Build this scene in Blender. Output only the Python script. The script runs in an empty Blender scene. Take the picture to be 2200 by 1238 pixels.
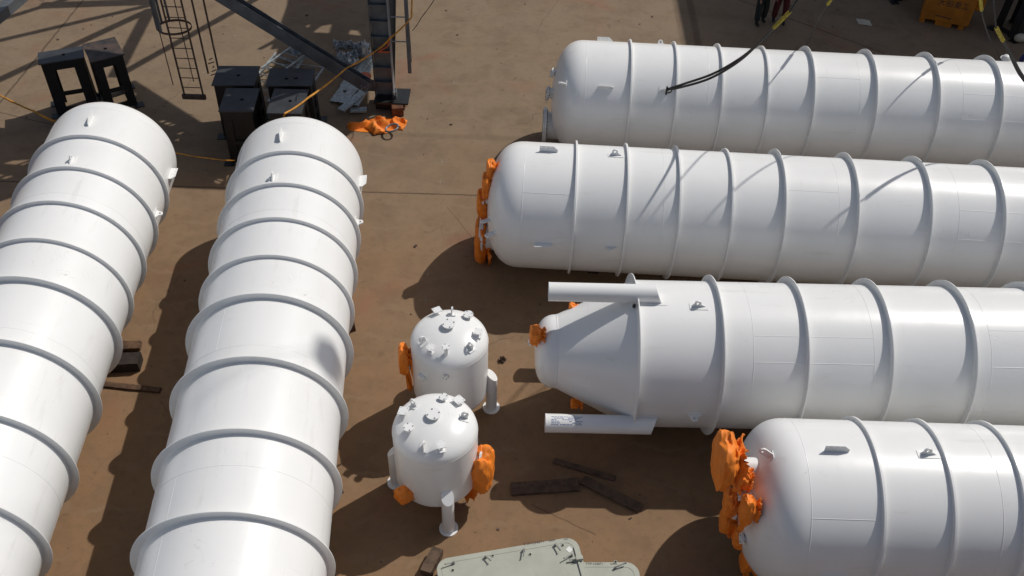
import bpy, bmesh, math, random
from mathutils import Vector, Matrix, noise
random.seed(7)
C = bpy.context.scene.collection
sc = bpy.context.scene
PI = math.pi
R_ = math.radians

# ---------------------------------------------------------------- camera, sky, sun
H = 15.1807
FPX = 2056.5
TH, RO = R_(44.336), R_(2.0169)
ct, st = math.cos(TH), math.sin(TH)
c_, s_ = math.cos(RO), math.sin(RO)
A0 = Matrix(((1, 0, 0), (0, -st, -ct), (0, ct, -st)))          # rows right, down, forward (columns: world axes)
Rz = Matrix(((c_, -s_, 0), (s_, c_, 0), (0, 0, 1)))
M = Rz @ A0
right, down, fwd = Vector(M[0]), Vector(M[1]), Vector(M[2])
cam_d = bpy.data.cameras.new('camera')
cam = bpy.data.objects.new('camera', cam_d)
C.objects.link(cam)
mw = Matrix.Identity(4)
for i in range(3):
    mw[i][0] = right[i]; mw[i][1] = -down[i]; mw[i][2] = -fwd[i]
mw[2][3] = H
cam.matrix_world = mw
cam_d.sensor_width = 36
cam_d.lens = FPX / 2200 * 36
cam_d.clip_start = 0.1
cam_d.clip_end = 2000
sc.camera = cam

AZ, EL = R_(38.0), R_(49.4)
w = bpy.data.worlds.new('World'); sc.world = w; w.use_nodes = True
nt = w.node_tree; bg = nt.nodes['Background']
sky = nt.nodes.new('ShaderNodeTexSky'); sky.sky_type = 'NISHITA'; sky.sun_disc = False
sky.sun_elevation = EL; sky.sun_rotation = PI / 2 - AZ
sky.dust_density = 2.0
sky.ozone_density = 0.6; sky.air_density = 0.9
hs = nt.nodes.new('ShaderNodeHueSaturation'); hs.inputs['Saturation'].default_value = 0.8   # hazy, milky sky
nt.links.new(sky.outputs[0], hs.inputs['Color']); nt.links.new(hs.outputs[0], bg.inputs[0]); bg.inputs[1].default_value = 0.072
sd = bpy.data.lights.new('sun', 'SUN'); so = bpy.data.objects.new('sun', sd); C.objects.link(so)
sd.energy = 3.05; sd.angle = R_(0.55); sd.color = (1.0, 0.965, 0.91)
L = Vector((math.cos(EL) * math.cos(AZ), math.cos(EL) * math.sin(AZ), math.sin(EL)))
so.rotation_euler = L.to_track_quat('Z', 'Y').to_euler()
sc.view_settings.view_transform = 'Standard'; sc.view_settings.look = 'None'
sc.view_settings.exposure = 0.0; sc.view_settings.gamma = 1

# ---------------------------------------------------------------- measuring helpers
CP = Vector((0, 0, H))
def ray(px, py):
    return M.transposed() @ Vector(((px - 1100) / FPX, (py - 619) / FPX, 1.0))
def at(px, py, z=0.0):
    r = ray(px, py); return CP + r * ((z - H) / r.z)
def aty(px, py, Y):
    r = ray(px, py); return CP + r * (Y / r.y)

# ---------------------------------------------------------------- mesh helpers
class MB:
    def __init__(s): s.v = []; s.f = []
    def add(s, vs, fs):
        o = len(s.v); s.v += [tuple(p) for p in vs]; s.f += [tuple(i + o for i in f) for f in fs]; return s
    def box(s, c, size, rz=0.0, mat=None):
        hx, hy, hz = size[0] / 2, size[1] / 2, size[2] / 2
        m = mat or Matrix.Rotation(rz, 3, 'Z'); c = Vector(c)
        vs = [c + m @ Vector((x * hx, y * hy, z * hz)) for x in (-1, 1) for y in (-1, 1) for z in (-1, 1)]
        return s.add(vs, [(0, 1, 3, 2), (4, 6, 7, 5), (0, 4, 5, 1), (2, 3, 7, 6), (0, 2, 6, 4), (1, 5, 7, 3)])
    def beam(s, a, b, w_, h, up=(0, 0, 1)):
        a, b = Vector(a), Vector(b); d = (b - a); l = d.length; d.normalize()
        sd_ = d.cross(Vector(up))
        if sd_.length < 1e-4: sd_ = d.cross(Vector((0, 1, 0)))
        sd_.normalize(); u = sd_.cross(d).normalized()
        m = Matrix((d, sd_, u)).transposed()
        return s.box((a + b) / 2, (l, w_, h), mat=m)
    def tube(s, pts, r, n=10, cap=True):
        pts = [Vector(p) for p in pts]; vs = []; fs = []; prev = None
        for i, p in enumerate(pts):
            d = (pts[min(i + 1, len(pts) - 1)] - pts[max(i - 1, 0)]).normalized()
            if prev is None:
                a = d.cross(Vector((0, 0, 1)))
                if a.length < 1e-3: a = d.cross(Vector((0, 1, 0)))
            else:
                a = prev - d * prev.dot(d)
            a.normalize(); prev = a; b = d.cross(a)
            rr = r[i] if isinstance(r, (list, tuple)) else r
            vs += [p + (a * math.cos(2 * PI * k / n) + b * math.sin(2 * PI * k / n)) * rr for k in range(n)]
        for i in range(len(pts) - 1):
            for k in range(n):
                k2 = (k + 1) % n; fs.append((i * n + k, i * n + k2, (i + 1) * n + k2, (i + 1) * n + k))
        if cap:
            fs.append(tuple(range(n))[::-1]); fs.append(tuple((len(pts) - 1) * n + k for k in range(n)))
        return s.add(vs, fs)
    def lathe(s, prof, axis='Z', n=64, c=(0, 0, 0), closed=False):
        """prof: list of (position along the axis, radius)"""
        vs = []; fs = []; c = Vector(c)
        for t, r in prof:
            for k in range(n):
                a = 2 * PI * k / n; x, y = r * math.cos(a), r * math.sin(a)
                vs.append(c + (Vector((x, y, t)) if axis == 'Z' else Vector((t, x, y)) if axis == 'X' else Vector((x, t, y))))
        m = len(prof)
        for i in range(m if closed else m - 1):
            j = (i + 1) % m
            for k in range(n):
                k2 = (k + 1) % n; fs.append((i * n + k, i * n + k2, j * n + k2, j * n + k))
        if not closed:
            if prof[0][1] > 1e-4: fs.append(tuple(range(n))[::-1])
            if prof[-1][1] > 1e-4: fs.append(tuple((m - 1) * n + k for k in range(n)))
        return s.add(vs, fs)
    def plate(s, outline, holes=(), t=0.02, mat=None):
        """flat outline with real holes, thickness t, in its local xy plane; mat places it"""
        bm = bmesh.new(); ed = []
        for lp in [outline] + list(holes):
            vs = [bm.verts.new((p[0], p[1], -t / 2)) for p in lp]
            for i in range(len(vs)): ed.append(bm.edges.new((vs[i], vs[(i + 1) % len(vs)])))
        bmesh.ops.triangle_fill(bm, edges=ed, use_beauty=True)
        r = bmesh.ops.extrude_face_region(bm, geom=list(bm.faces))
        bmesh.ops.translate(bm, vec=(0, 0, t), verts=[v for v in r['geom'] if isinstance(v, bmesh.types.BMVert)])
        bmesh.ops.recalc_face_normals(bm, faces=list(bm.faces))
        bm.verts.index_update()
        mm = mat or Matrix.Identity(4)
        s.add([mm @ v.co for v in bm.verts], [tuple(v.index for v in f.verts) for f in bm.faces])
        bm.free(); return s
    def build(s, name, mat, parent=None, smooth=35, bevel=0):
        me = bpy.data.meshes.new(name); me.from_pydata(s.v, [], s.f); me.validate()
        bm = bmesh.new(); bm.from_mesh(me); bmesh.ops.recalc_face_normals(bm, faces=list(bm.faces)); bm.to_mesh(me); bm.free()
        if smooth:
            for p in me.polygons: p.use_smooth = True
            me.set_sharp_from_angle(angle=R_(smooth))
        me.materials.append(mat)
        o = bpy.data.objects.new(name, me); C.objects.link(o)
        if parent: o.parent = parent
        if bevel:
            b = o.modifiers.new('bevel', 'BEVEL'); b.width = bevel; b.segments = 2; b.limit_method = 'ANGLE'; b.harden_normals = False
        return o

def circle(cx, cy, r, n=16):
    return [(cx + r * math.cos(2 * PI * k / n), cy + r * math.sin(2 * PI * k / n)) for k in range(n)]
def rrect(w_, h, r, n=6):
    pts = []
    for sx, sy, a0 in ((1, 1, 0), (-1, 1, 90), (-1, -1, 180), (1, -1, 270)):
        for k in range(n + 1):
            a = R_(a0 + 90 * k / n); pts.append((sx * (w_ / 2 - r) + r * math.cos(a), sy * (h / 2 - r) + r * math.sin(a)))
    return pts
def tag(o, label, cat=None, group=None, kind=None):
    if label: o['label'] = label
    if cat: o['category'] = cat
    if group: o['group'] = group
    if kind: o['kind'] = kind
    return o
def thing(name, label, cat, loc=(0, 0, 0), rz=0.0, group=None):
    o = bpy.data.objects.new(name, None); C.objects.link(o); o.location = loc; o.rotation_euler = (0, 0, rz)
    o.empty_display_size = 0.2
    return tag(o, label, cat, group)
def copy_tree(o, parent=None):
    c = o.copy(); C.objects.link(c)
    if parent: c.parent = parent
    for ch in list(o.children): copy_tree(ch, c)
    return c
def frame(o, ex, ey, ez):
    m = Matrix.Identity(4)
    for i in range(3):
        m[i][0] = ex[i]; m[i][1] = ey[i]; m[i][2] = ez[i]; m[i][3] = o[i]
    return m

# ---------------------------------------------------------------- materials
def newmat(name):
    m = bpy.data.materials.new(name); m.use_nodes = True
    return m, m.node_tree, m.node_tree.nodes['Principled BSDF']
def nd(t, typ, **k):
    n = t.nodes.new(typ)
    for a, b in k.items(): setattr(n, a, b)
    return n
def mathn(t, op, a, b=None, clamp=False):
    n = t.nodes.new('ShaderNodeMath'); n.operation = op; n.use_clamp = clamp
    for i, x in enumerate((a, b)):
        if x is None: continue
        if isinstance(x, (int, float)): n.inputs[i].default_value = x
        else: t.links.new(x, n.inputs[i])
    return n.outputs[0]
def mix(t, f, a, b):
    n = t.nodes.new('ShaderNodeMix'); n.data_type = 'RGBA'
    for i, x in ((0, f), (6, a), (7, b)):
        if isinstance(x, (int, float)): n.inputs[i].default_value = x
        elif isinstance(x, tuple): n.inputs[i].default_value = (*x, 1)
        else: t.links.new(x, n.inputs[i])
    return n.outputs[2]
def ramp(t, x, a, b):
    n = t.nodes.new('ShaderNodeMapRange'); n.interpolation_type = 'SMOOTHSTEP'
    n.inputs[1].default_value = a; n.inputs[2].default_value = b; t.links.new(x, n.inputs[0]); return n.outputs[0]
def noi(t, vec, scale, detail=4, rough=0.55, dist=0.0):
    n = t.nodes.new('ShaderNodeTexNoise'); n.inputs['Scale'].default_value = scale; n.inputs['Detail'].default_value = detail
    n.inputs['Roughness'].default_value = rough; n.inputs['Distortion'].default_value = dist
    if vec is not None: t.links.new(vec, n.inputs['Vector'])
    return n.outputs[0]
def mapping(t, vec, scale=(1, 1, 1), rot=(0, 0, 0)):
    n = t.nodes.new('ShaderNodeMapping'); n.inputs['Scale'].default_value = scale; n.inputs['Rotation'].default_value = rot
    t.links.new(vec, n.inputs[0]); return n.outputs[0]
def simple(name, col, rough=0.5, metal=0.0, var=0.25, scale=6, bump=0.0, col2=None, spec=0.5):
    m, t, b = newmat(name); tc = nd(t, 'ShaderNodeTexCoord'); v = tc.outputs['Object']
    f = ramp(t, noi(t, v, scale, 6, 0.62), 0.35, 0.68)
    c2 = col2 or tuple(c * (1 - var) for c in col)
    t.links.new(mix(t, f, col, c2), b.inputs['Base Color'])
    t.links.new(mathn(t, 'ADD', mathn(t, 'MULTIPLY', noi(t, v, scale * 2.3), 0.25), rough - 0.12), b.inputs['Roughness'])
    b.inputs['Metallic'].default_value = metal; b.inputs['Specular IOR Level'].default_value = spec
    if bump:
        bn = nd(t, 'ShaderNodeBump'); bn.inputs['Strength'].default_value = bump; bn.inputs['Distance'].default_value = 0.02
        t.links.new(noi(t, v, scale * 4, 5, 0.6), bn.inputs['Height']); t.links.new(bn.outputs[0], b.inputs['Normal'])
    return m

def white_paint():
    m, t, b = newmat('white_tank_paint'); tc = nd(t, 'ShaderNodeTexCoord'); v = tc.outputs['Object']
    big = ramp(t, noi(t, v, 0.55, 5, 0.6), 0.4, 0.75)
    dust = ramp(t, noi(t, mapping(t, v, (0.6, 3.0, 3.0)), 1.6, 7, 0.7), 0.55, 0.8)
    c = mix(t, mathn(t, 'MULTIPLY', big, 0.6), (0.80, 0.80, 0.785), (0.75, 0.75, 0.73))
    c = mix(t, mathn(t, 'MULTIPLY', dust, 0.5), c, (0.60, 0.585, 0.55))
    spk = ramp(t, noi(t, v, 9, 3, 0.5, 1.2), 0.73, 0.78)
    c = mix(t, mathn(t, 'MULTIPLY', spk, 0.35), c, (0.5, 0.46, 0.42))
    hair = mathn(t, 'ABSOLUTE', mathn(t, 'SUBTRACT', noi(t, mapping(t, v, (1, 1, 1), (0.4, 0.2, 0.9)), 1.7, 3, 0.6, 0.6), 0.5))
    hair = mathn(t, 'MULTIPLY', mathn(t, 'SUBTRACT', 1.0, ramp(t, hair, 0.0008, 0.0035)), ramp(t, noi(t, v, 0.9, 2), 0.60, 0.68))
    c = mix(t, mathn(t, 'MULTIPLY', hair, 0.45), c, (0.45, 0.42, 0.38))
    drip = ramp(t, noi(t, mapping(t, v, (6.0, 0.8, 0.8)), 1.5, 6, 0.65), 0.62, 0.80)
    c = mix(t, mathn(t, 'MULTIPLY', drip, 0.28), c, (0.58, 0.54, 0.47))
    t.links.new(c, b.inputs['Base Color'])
    t.links.new(mathn(t, 'ADD', mathn(t, 'MULTIPLY', dust, 0.22), 0.28), b.inputs['Roughness'])
    bn = nd(t, 'ShaderNodeBump'); bn.inputs['Strength'].default_value = 0.10; bn.inputs['Distance'].default_value = 0.05
    h = mathn(t, 'ADD', noi(t, v, 1.3, 2), mathn(t, 'MULTIPLY', noi(t, v, 60, 2), 0.03))
    t.links.new(h, bn.inputs['Height']); t.links.new(bn.outputs[0], b.inputs['Normal'])
    return m

def ground_mat():
    m, t, b = newmat('stained_concrete'); tc = nd(t, 'ShaderNodeTexCoord'); v = tc.outputs['Object']
    sp = nd(t, 'ShaderNodeSeparateXYZ'); t.links.new(v, sp.inputs[0]); X, Y = sp.outputs[0], sp.outputs[1]
    n1 = noi(t, v, 0.28, 6, 0.6); n2 = noi(t, v, 1.1, 8, 0.65, 0.4); n3 = noi(t, v, 7, 8, 0.7); n4 = noi(t, v, 40, 4, 0.7)
    far = ramp(t, mathn(t, 'ADD', Y, mathn(t, 'MULTIPLY', mathn(t, 'SUBTRACT', n1, 0.5), 14)), 11, 24)
    c = mix(t, far, (0.235, 0.140, 0.074), (0.225, 0.162, 0.105))
    c = mix(t, mathn(t, 'MULTIPLY', ramp(t, n2, 0.4, 0.7), 0.42), c, (0.140, 0.094, 0.057))
    c = mix(t, mathn(t, 'MULTIPLY', ramp(t, noi(t, v, 0.4, 3, 0.5, 0.8), 0.56, 0.74), 0.45), c, (0.25, 0.105, 0.062))
    c = mix(t, mathn(t, 'MULTIPLY', ramp(t, noi(t, mapping(t, v, (1, 1, 1), (0, 0, 0.5)), 0.9, 7, 0.7), 0.58, 0.72), 0.45), c, (0.24, 0.17, 0.10))
    c = mix(t, mathn(t, 'MULTIPLY', ramp(t, n3, 0.5, 0.75), 0.4), c, (0.105, 0.070, 0.042))
    c = mix(t, mathn(t, 'MULTIPLY', ramp(t, n4, 0.55, 0.8), 0.3), c, (0.10, 0.07, 0.045))
    pt = ramp(t, noi(t, mapping(t, v, (1, 1, 1), (0, 0, 1.1)), 0.55, 9, 0.72, 0.5), 0.50, 0.60)
    c = mix(t, mathn(t, 'MULTIPLY', pt, 0.14), c, (0.09, 0.064, 0.042))
    wv2 = nd(t, 'ShaderNodeTexWave', wave_type='RINGS'); wv2.inputs['Scale'].default_value = 0.35; wv2.inputs['Distortion'].default_value = 7; wv2.inputs['Detail'].default_value = 5; wv2.inputs['Detail Roughness'].default_value = 0.7; t.links.new(v, wv2.inputs['Vector'])
    tr = mathn(t, 'MULTIPLY', ramp(t, wv2.outputs['Fac'], 0.93, 1.0), ramp(t, n2, 0.42, 0.6))
    c = mix(t, mathn(t, 'MULTIPLY', tr, 0.30), c, (0.27, 0.19, 0.12))
    # darker oily spots
    sps = ramp(t, noi(t, v, 3.1, 2, 0.4), 0.70, 0.76)
    c = mix(t, mathn(t, 'MULTIPLY', sps, 0.3), c, (0.07, 0.048, 0.032))
    # thin streaks of scraped rust and tyre dirt
    stk = ramp(t, noi(t, mapping(t, v, (0.5, 5, 1), (0, 0, 0.45)), 1.4, 8, 0.75), 0.62, 0.75)
    c = mix(t, mathn(t, 'MULTIPLY', stk, 0.35), c, (0.12, 0.07, 0.04))
    # cracks
    vo = nd(t, 'ShaderNodeTexVoronoi', feature='DISTANCE_TO_EDGE'); vo.inputs['Scale'].default_value = 0.22
    wv = nd(t, 'ShaderNodeVectorMath', operation='ADD'); t.links.new(v, wv.inputs[0])
    nz = nd(t, 'ShaderNodeTexNoise'); nz.inputs['Scale'].default_value = 1.5; nz.inputs['Detail'].default_value = 6; t.links.new(v, nz.inputs['Vector'])
    sc_ = nd(t, 'ShaderNodeVectorMath', operation='SCALE'); sc_.inputs['Scale'].default_value = 0.35; t.links.new(nz.outputs['Color'], sc_.inputs[0])
    t.links.new(sc_.outputs[0], wv.inputs[1]); t.links.new(wv.outputs[0], vo.inputs['Vector'])
    crack = mathn(t, 'SUBTRACT', 1.0, ramp(t, vo.outputs['Distance'], 0.001, 0.0035))
    crack = mathn(t, 'MULTIPLY', crack, mathn(t, 'MULTIPLY', ramp(t, n1, 0.50, 0.60), 0.5))
    dark = crack
    # slab joints: lines a*x+b*y=c, with half width
    wob = mathn(t, 'MULTIPLY', mathn(t, 'SUBTRACT', noi(t, v, 2.5, 5, 0.7), 0.5), 0.10)
    def line(p, q, hw, s=1.0, seg=True):
        p, q = Vector(p[:2]), Vector(q[:2]); d = (q - p); l = d.length; d.normalize(); n = Vector((-d.y, d.x))
        dist = mathn(t, 'ADD', mathn(t, 'ADD', mathn(t, 'MULTIPLY', X, n.x), mathn(t, 'MULTIPLY', Y, n.y)), -n.dot(p))
        dist = mathn(t, 'ABSOLUTE', mathn(t, 'ADD', dist, wob))
        f = mathn(t, 'SUBTRACT', 1.0, ramp(t, dist, hw * 0.5, hw * 1.6))
        if seg:
            al = mathn(t, 'ADD', mathn(t, 'ADD', mathn(t, 'MULTIPLY', X, d.x), mathn(t, 'MULTIPLY', Y, d.y)), -d.dot(p) - l / 2)
            f = mathn(t, 'MULTIPLY', f, mathn(t, 'LESS_THAN', mathn(t, 'ABSOLUTE', al), l / 2))
        return mathn(t, 'MULTIPLY', f, s)
    for (a, bb, hw, s) in LINES:
        dark = mathn(t, 'MAXIMUM', dark, line(at(*a), at(*bb), hw, s))
    c = mix(t, mathn(t, 'MULTIPLY', dark, 0.8), c, (0.055, 0.035, 0.022))
    t.links.new(c, b.inputs['Base Color'])
    t.links.new(mathn(t, 'ADD', mathn(t, 'MULTIPLY', n2, 0.3), 0.62), b.inputs['Roughness'])
    b.inputs['Specular IOR Level'].default_value = 0.25
    bn = nd(t, 'ShaderNodeBump'); bn.inputs['Strength'].default_value = 0.35; bn.inputs['Distance'].default_value = 0.02
    h = mathn(t, 'SUBTRACT', mathn(t, 'ADD', mathn(t, 'MULTIPLY', n3, 0.7), mathn(t, 'MULTIPLY', n4, 0.4)), dark)
    t.links.new(h, bn.inputs['Height']); t.links.new(bn.outputs[0], b.inputs['Normal'])
    return m
LINES = [((-200, 384), (1500, 434), 0.022, 0.9), ((600, 282), (1300, 304), 0.10, 0.22), ((195, -20), (-40, 270), 0.03, 0.8),
         ((1475, -30), (1505, 120), 0.10, 0.6), ((1440, -30), (1470, 120), 0.05, 0.35), ((1560, -10), (1900, 115), 0.03, 0.7),
         ((-30, 235), (140, 275), 0.018, 0.8), ((1140, 1085), (1280, 1150), 0.012, 0.6), ((960, 445), (1020, 520), 0.012, 0.5)]

WHITE = white_paint()
M_orange = simple('orange_cloth', (0.86, 0.23, 0.016), 0.62, var=0.15, scale=5, bump=0.12)
M_black = simple('black_steel_paint', (0.012, 0.0125, 0.014), 0.5, var=0.35, scale=4, spec=0.45)
M_top = simple('sunlit_black_plate', (0.045, 0.047, 0.052), 0.45, var=0.35, scale=3)  # stand tops: black steel made lighter, sunlight put into the colour
M_blackrust = simple('rusty_dark_plate', (0.085, 0.055, 0.042), 0.6, var=0.4, scale=3, col2=(0.022, 0.022, 0.024))
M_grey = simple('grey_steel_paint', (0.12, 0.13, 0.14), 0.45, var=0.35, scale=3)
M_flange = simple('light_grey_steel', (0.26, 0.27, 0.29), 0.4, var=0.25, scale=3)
M_rust = simple('rust_brown_steel', (0.105, 0.065, 0.048), 0.7, var=0.5, scale=8)
M_rustblock = simple('rusty_block', (0.16, 0.055, 0.02), 0.8, var=0.6, scale=9, bump=0.5)
M_galv = simple('galvanised_steel', (0.46, 0.50, 0.50), 0.42, metal=0.35, var=0.45, scale=9)
M_foil = simple('crumpled_sheet', (0.5, 0.53, 0.55), 0.32, metal=0.5, var=0.5, scale=12, bump=0.5)
M_wood = simple('old_timber', (0.12, 0.062, 0.032), 0.8, var=0.55, scale=7, bump=0.4)
M_board = simple('dusty_board', (0.115, 0.072, 0.045), 0.85, var=0.5, scale=6, bump=0.3)
M_darkwood = simple('dark_tarred_timber', (0.03, 0.019, 0.013), 0.8, var=0.5, scale=7, bump=0.4)
M_wire = simple('black_wire_rope', (0.012, 0.012, 0.012), 0.5, var=0.4, scale=60)
M_yel = simple('yellow_rope_splice', (0.42, 0.33, 0.02), 0.6, var=0.6, scale=30)
M_tape = simple('orange_barrier_rope', (0.70, 0.30, 0.03), 0.6, var=0.4, scale=8)
M_hatch = simple('pale_green_paint', (0.40, 0.41, 0.345), 0.38, var=0.10, scale=2.2)
M_steel = simple('bare_steel', (0.30, 0.30, 0.28), 0.35, metal=0.4, var=0.5, scale=10)
M_dark = simple('dark_hole', (0.01, 0.01, 0.01), 0.8)
M_ink = simple('dark_ink', (0.035, 0.03, 0.03), 0.7)
M_blueink = simple('blue_ink', (0.12, 0.18, 0.42), 0.7)
M_yellowbin = simple('yellow_orange_plastic', (0.42, 0.15, 0.010), 0.5, var=0.25, scale=3)
M_paper = simple('white_paper', (0.5, 0.46, 0.36), 0.8, var=0.2, scale=4)
M_chalk = simple('chalk', (0.33, 0.27, 0.19), 0.9, var=0.5, scale=30)
M_redor = simple('red_orange_paint', (0.55, 0.10, 0.025), 0.5)
M_greentr = simple('dark_green_cloth', (0.012, 0.02, 0.018), 0.85)
M_redtr = simple('dark_red_cloth', (0.085, 0.008, 0.010), 0.85)
M_blue = simple('blue_cloth', (0.02, 0.035, 0.16), 0.8)
M_skin = simple('skin', (0.42, 0.24, 0.16), 0.55, var=0.1)
M_boot = simple('black_boot', (0.012, 0.012, 0.012), 0.6)
M_helmet = simple('white_helmet_plastic', (0.75, 0.75, 0.73), 0.3, var=0.05)
M_hair = simple('black_hair', (0.01, 0.009, 0.008), 0.6)
M_hull = simple('grey_corrugated_cladding', (0.22, 0.23, 0.24), 0.6, var=0.2, scale=1)
M_sign = simple('white_sticker', (0.75, 0.75, 0.72), 0.5, var=0.05)
M_hose = simple('grey_hose', (0.20, 0.21, 0.23), 0.5)

# ---------------------------------------------------------------- ground
gm = MB(); gm.add([(-400, -300, 0), (400, -300, 0), (400, 500, 0), (-400, 500, 0)], [(0, 1, 2, 3)])
tag(gm.build('ground', ground_mat(), smooth=0), 'brown stained concrete yard with joints and cracks', kind='structure')

# ---------------------------------------------------------------- long tanks
TK = dict(A=((-9.206, 16.465, 1.694), (0.0649, -0.9979), 1.0945, 1.4873, 1.40), B=((-4.796, 16.10, 1.738), (0.079, -0.9969), 1.0683, 1.4756, 1.40),
          C=((2.725, 20.946, 1.613), (0.9996, -0.0296), 1.0951, 1.4862, 1.40), D=((1.281, 16.573, 1.60), (0.9996, -0.0297), 1.0889, 1.4996, 1.40),
          E=((2.266, 12.222, 1.628), (0.9998, 0.0189), 1.4826, 1.4826, 1.3895), F=((5.775, 9.03, 1.617), (1.0, 0.0043), 1.0765, 1.48, 1.379))
TK['D'] = ((1.281, 16.573, 1.507 + 0.06), (0.9996, -0.0297), 1.0889, 1.4996, 1.40)
def tframe(n):
    o, u, ds, dl, R = TK[n]; u = Vector((u[0], u[1], 0)).normalized(); v = Vector((-u.y, u.x, 0)); return Vector(o), u, v, R
def loc_s(n, px, v0):
    """tank-local (s, v, z) of a pixel, in the plane at lateral offset v0"""
    o, u, v, R = tframe(n); r = ray(*px); q = CP - o; t = (v0 - q.dot(v)) / r.dot(v); P = q + r * t
    return Vector((P.dot(u), v0, P.z))
def to_world(n, p):
    o, u, v, R = tframe(n); return o + u * p[0] + v * p[1] + Vector((0, 0, p[2]))

def polar(s, phi, r):   # phi measured from straight up towards local +y
    return Vector((s, r * math.sin(phi), r * math.cos(phi)))
HN, HD = 2.5, 0.56
def head_s(r, R, s0=-1.1):
    return s0 - HD * R * max(0, 1 - (r / R) ** HN) ** (1 / HN)

def ring_part(root, s, Ri, Ro, t, n=96):
    b = MB(); b.lathe([(s - t / 2, Ri - 0.02), (s - t / 2, Ro - 0.003), (s - t / 2 + 0.003, Ro), (s + t / 2 - 0.003, Ro), (s + t / 2, Ro - 0.003), (s + t / 2, Ri - 0.02)], 'X', n, closed=True)
    b.lathe([(s - t / 2 - 0.015, Ri - 0.005), (s - t / 2, Ri + 0.013), (s + t / 2, Ri + 0.013), (s + t / 2 + 0.015, Ri - 0.005)], 'X', n)   # fillet weld
    return b.build('stiffening_ring', WHITE, root, smooth=40)

def bracket(root, s0, s1, phi, R):
    """flat tapered plate with three bolt holes standing on the shell"""
    h = 0.14; Lp = s1 - s0
    out = [(0, -0.01), (Lp, -0.01), (Lp, h * 0.45), (Lp - 0.09, h), (0, h)]
    holes = [circle(x, h * 0.76, 0.011, 8) for x in (0.04, 0.14, 0.24)]
    er = polar(0, phi, 1); et = Vector((1, 0, 0)).cross(er)
    m = frame(polar(s0, phi, R), Vector((1, 0, 0)), er, et)
    MB().plate(out, holes, 0.014, m).build('bracket_plate', WHITE, root, smooth=0)

def eye(root, s, phi, R, h=0.15, wb=0.30, pad=True, name='lifting_lug', er=None, ex=None, base=None):
    er = er or polar(0, phi, 1); ex = ex or Vector((1, 0, 0)); et = ex.cross(er)
    rr = 0.062; out = [(-wb / 2, -0.01), (wb / 2, -0.01)]
    for k in range(9):
        a = R_(-15 + 210 * k / 8); out.append((-0.03 + rr * math.cos(a), h - rr + rr * math.sin(a)))
    base = base if base is not None else polar(s, phi, R)
    b = MB(); b.plate(out, [circle(-0.03, h - rr, 0.027, 12)], 0.026, frame(base, ex, er, et))
    if pad:
        b.plate(rrect(wb * 1.15, 0.16, 0.02), (), 0.016, frame(base + er * 0.0, ex, et, er))
    return b.build(name, WHITE, root, smooth=40)

def nozzle(root, p, d, L_, rp, rf, tf=0.03, nb=8, blind=True, name='nozzle', face_mat=None):
    """pipe from p along d with a bolted flange at the end"""
    d = Vector(d).normalized(); q = d.to_track_quat('Z', 'Y').to_matrix().to_4x4(); q.translation = Vector(p)
    def xf(b): b.v = [tuple(q @ Vector(v)) for v in b.v]; return b
    b = xf(MB().lathe([(-0.3, rp), (L_ - tf, rp)], 'Z', 24)); o = b.build(name, WHITE, root)
    f = MB().lathe([(L_ - tf, rf), (L_, rf), ], 'Z', 32)
    if blind: f.lathe([(L_ + 0.004, rf), (L_ + tf, rf)], 'Z', 32)
    xf(f).build('flange', WHITE, o)
    bo = MB()
    for k in range(nb):
        a = 2 * PI * k / nb + 0.3; rb = rf * 0.80
        bo.lathe([(L_ - tf - 0.025, rf * 0.07 + 0.004), (L_ + tf * (1 if blind else 0) + 0.012, rf * 0.07 + 0.004)], 'Z', 6, c=(rb * math.cos(a), rb * math.sin(a), 0))
    xf(bo).build('bolt', M_steel, o, smooth=0)
    return o

def head_profile(R, s0=-1.1, sgn=-1, n=22):
    return [(s0 + sgn * HD * R * math.sin(a) ** (2 / HN), R * math.cos(a) ** (2 / HN)) for a in [PI / 2 * k / n for k in range(n, -1, -1)]]

def shell_long(root, R, s_end, seams, longs):
    prof = head_profile(R)
    prof[0] = (prof[0][0], 0.0)
    k = -1.1
    while k < s_end - 1.0:
        k += 1.2; prof.append((min(k, s_end), R))
    prof += [(s_end + 0.52 * R * math.sin(a), R * math.cos(a)) for a in [PI / 2 * j / 16 for j in range(1, 17)]]
    prof[-1] = (prof[-1][0], 0.0)
    b = MB(); b.lathe(prof, 'X', 128)
    add_seams(b, R, seams, longs)
    return b.build('shell', WHITE, root, smooth=50)
def add_seams(b, R, seams, longs):
    for s in seams:
        b.lathe([(s - 0.009, R - 0.002), (s - 0.004, R + 0.003), (s + 0.004, R + 0.003), (s + 0.009, R - 0.002)], 'X', 128)
    for (s0, s1, ph) in longs:
        e = polar(0, R_(ph), 1); t = Vector((1, 0, 0)).cross(e)
        vs = []
        for s in (s0, s1):
            for k, hh in ((-0.008, -0.002), (-0.003, 0.003), (0.003, 0.003), (0.008, -0.002)):
                vs.append(Vector((s, 0, 0)) + e * (R + hh) + t * k)
        b.add(vs, [(0, 1, 5, 4), (1, 2, 6, 5), (2, 3, 7, 6)])

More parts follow.
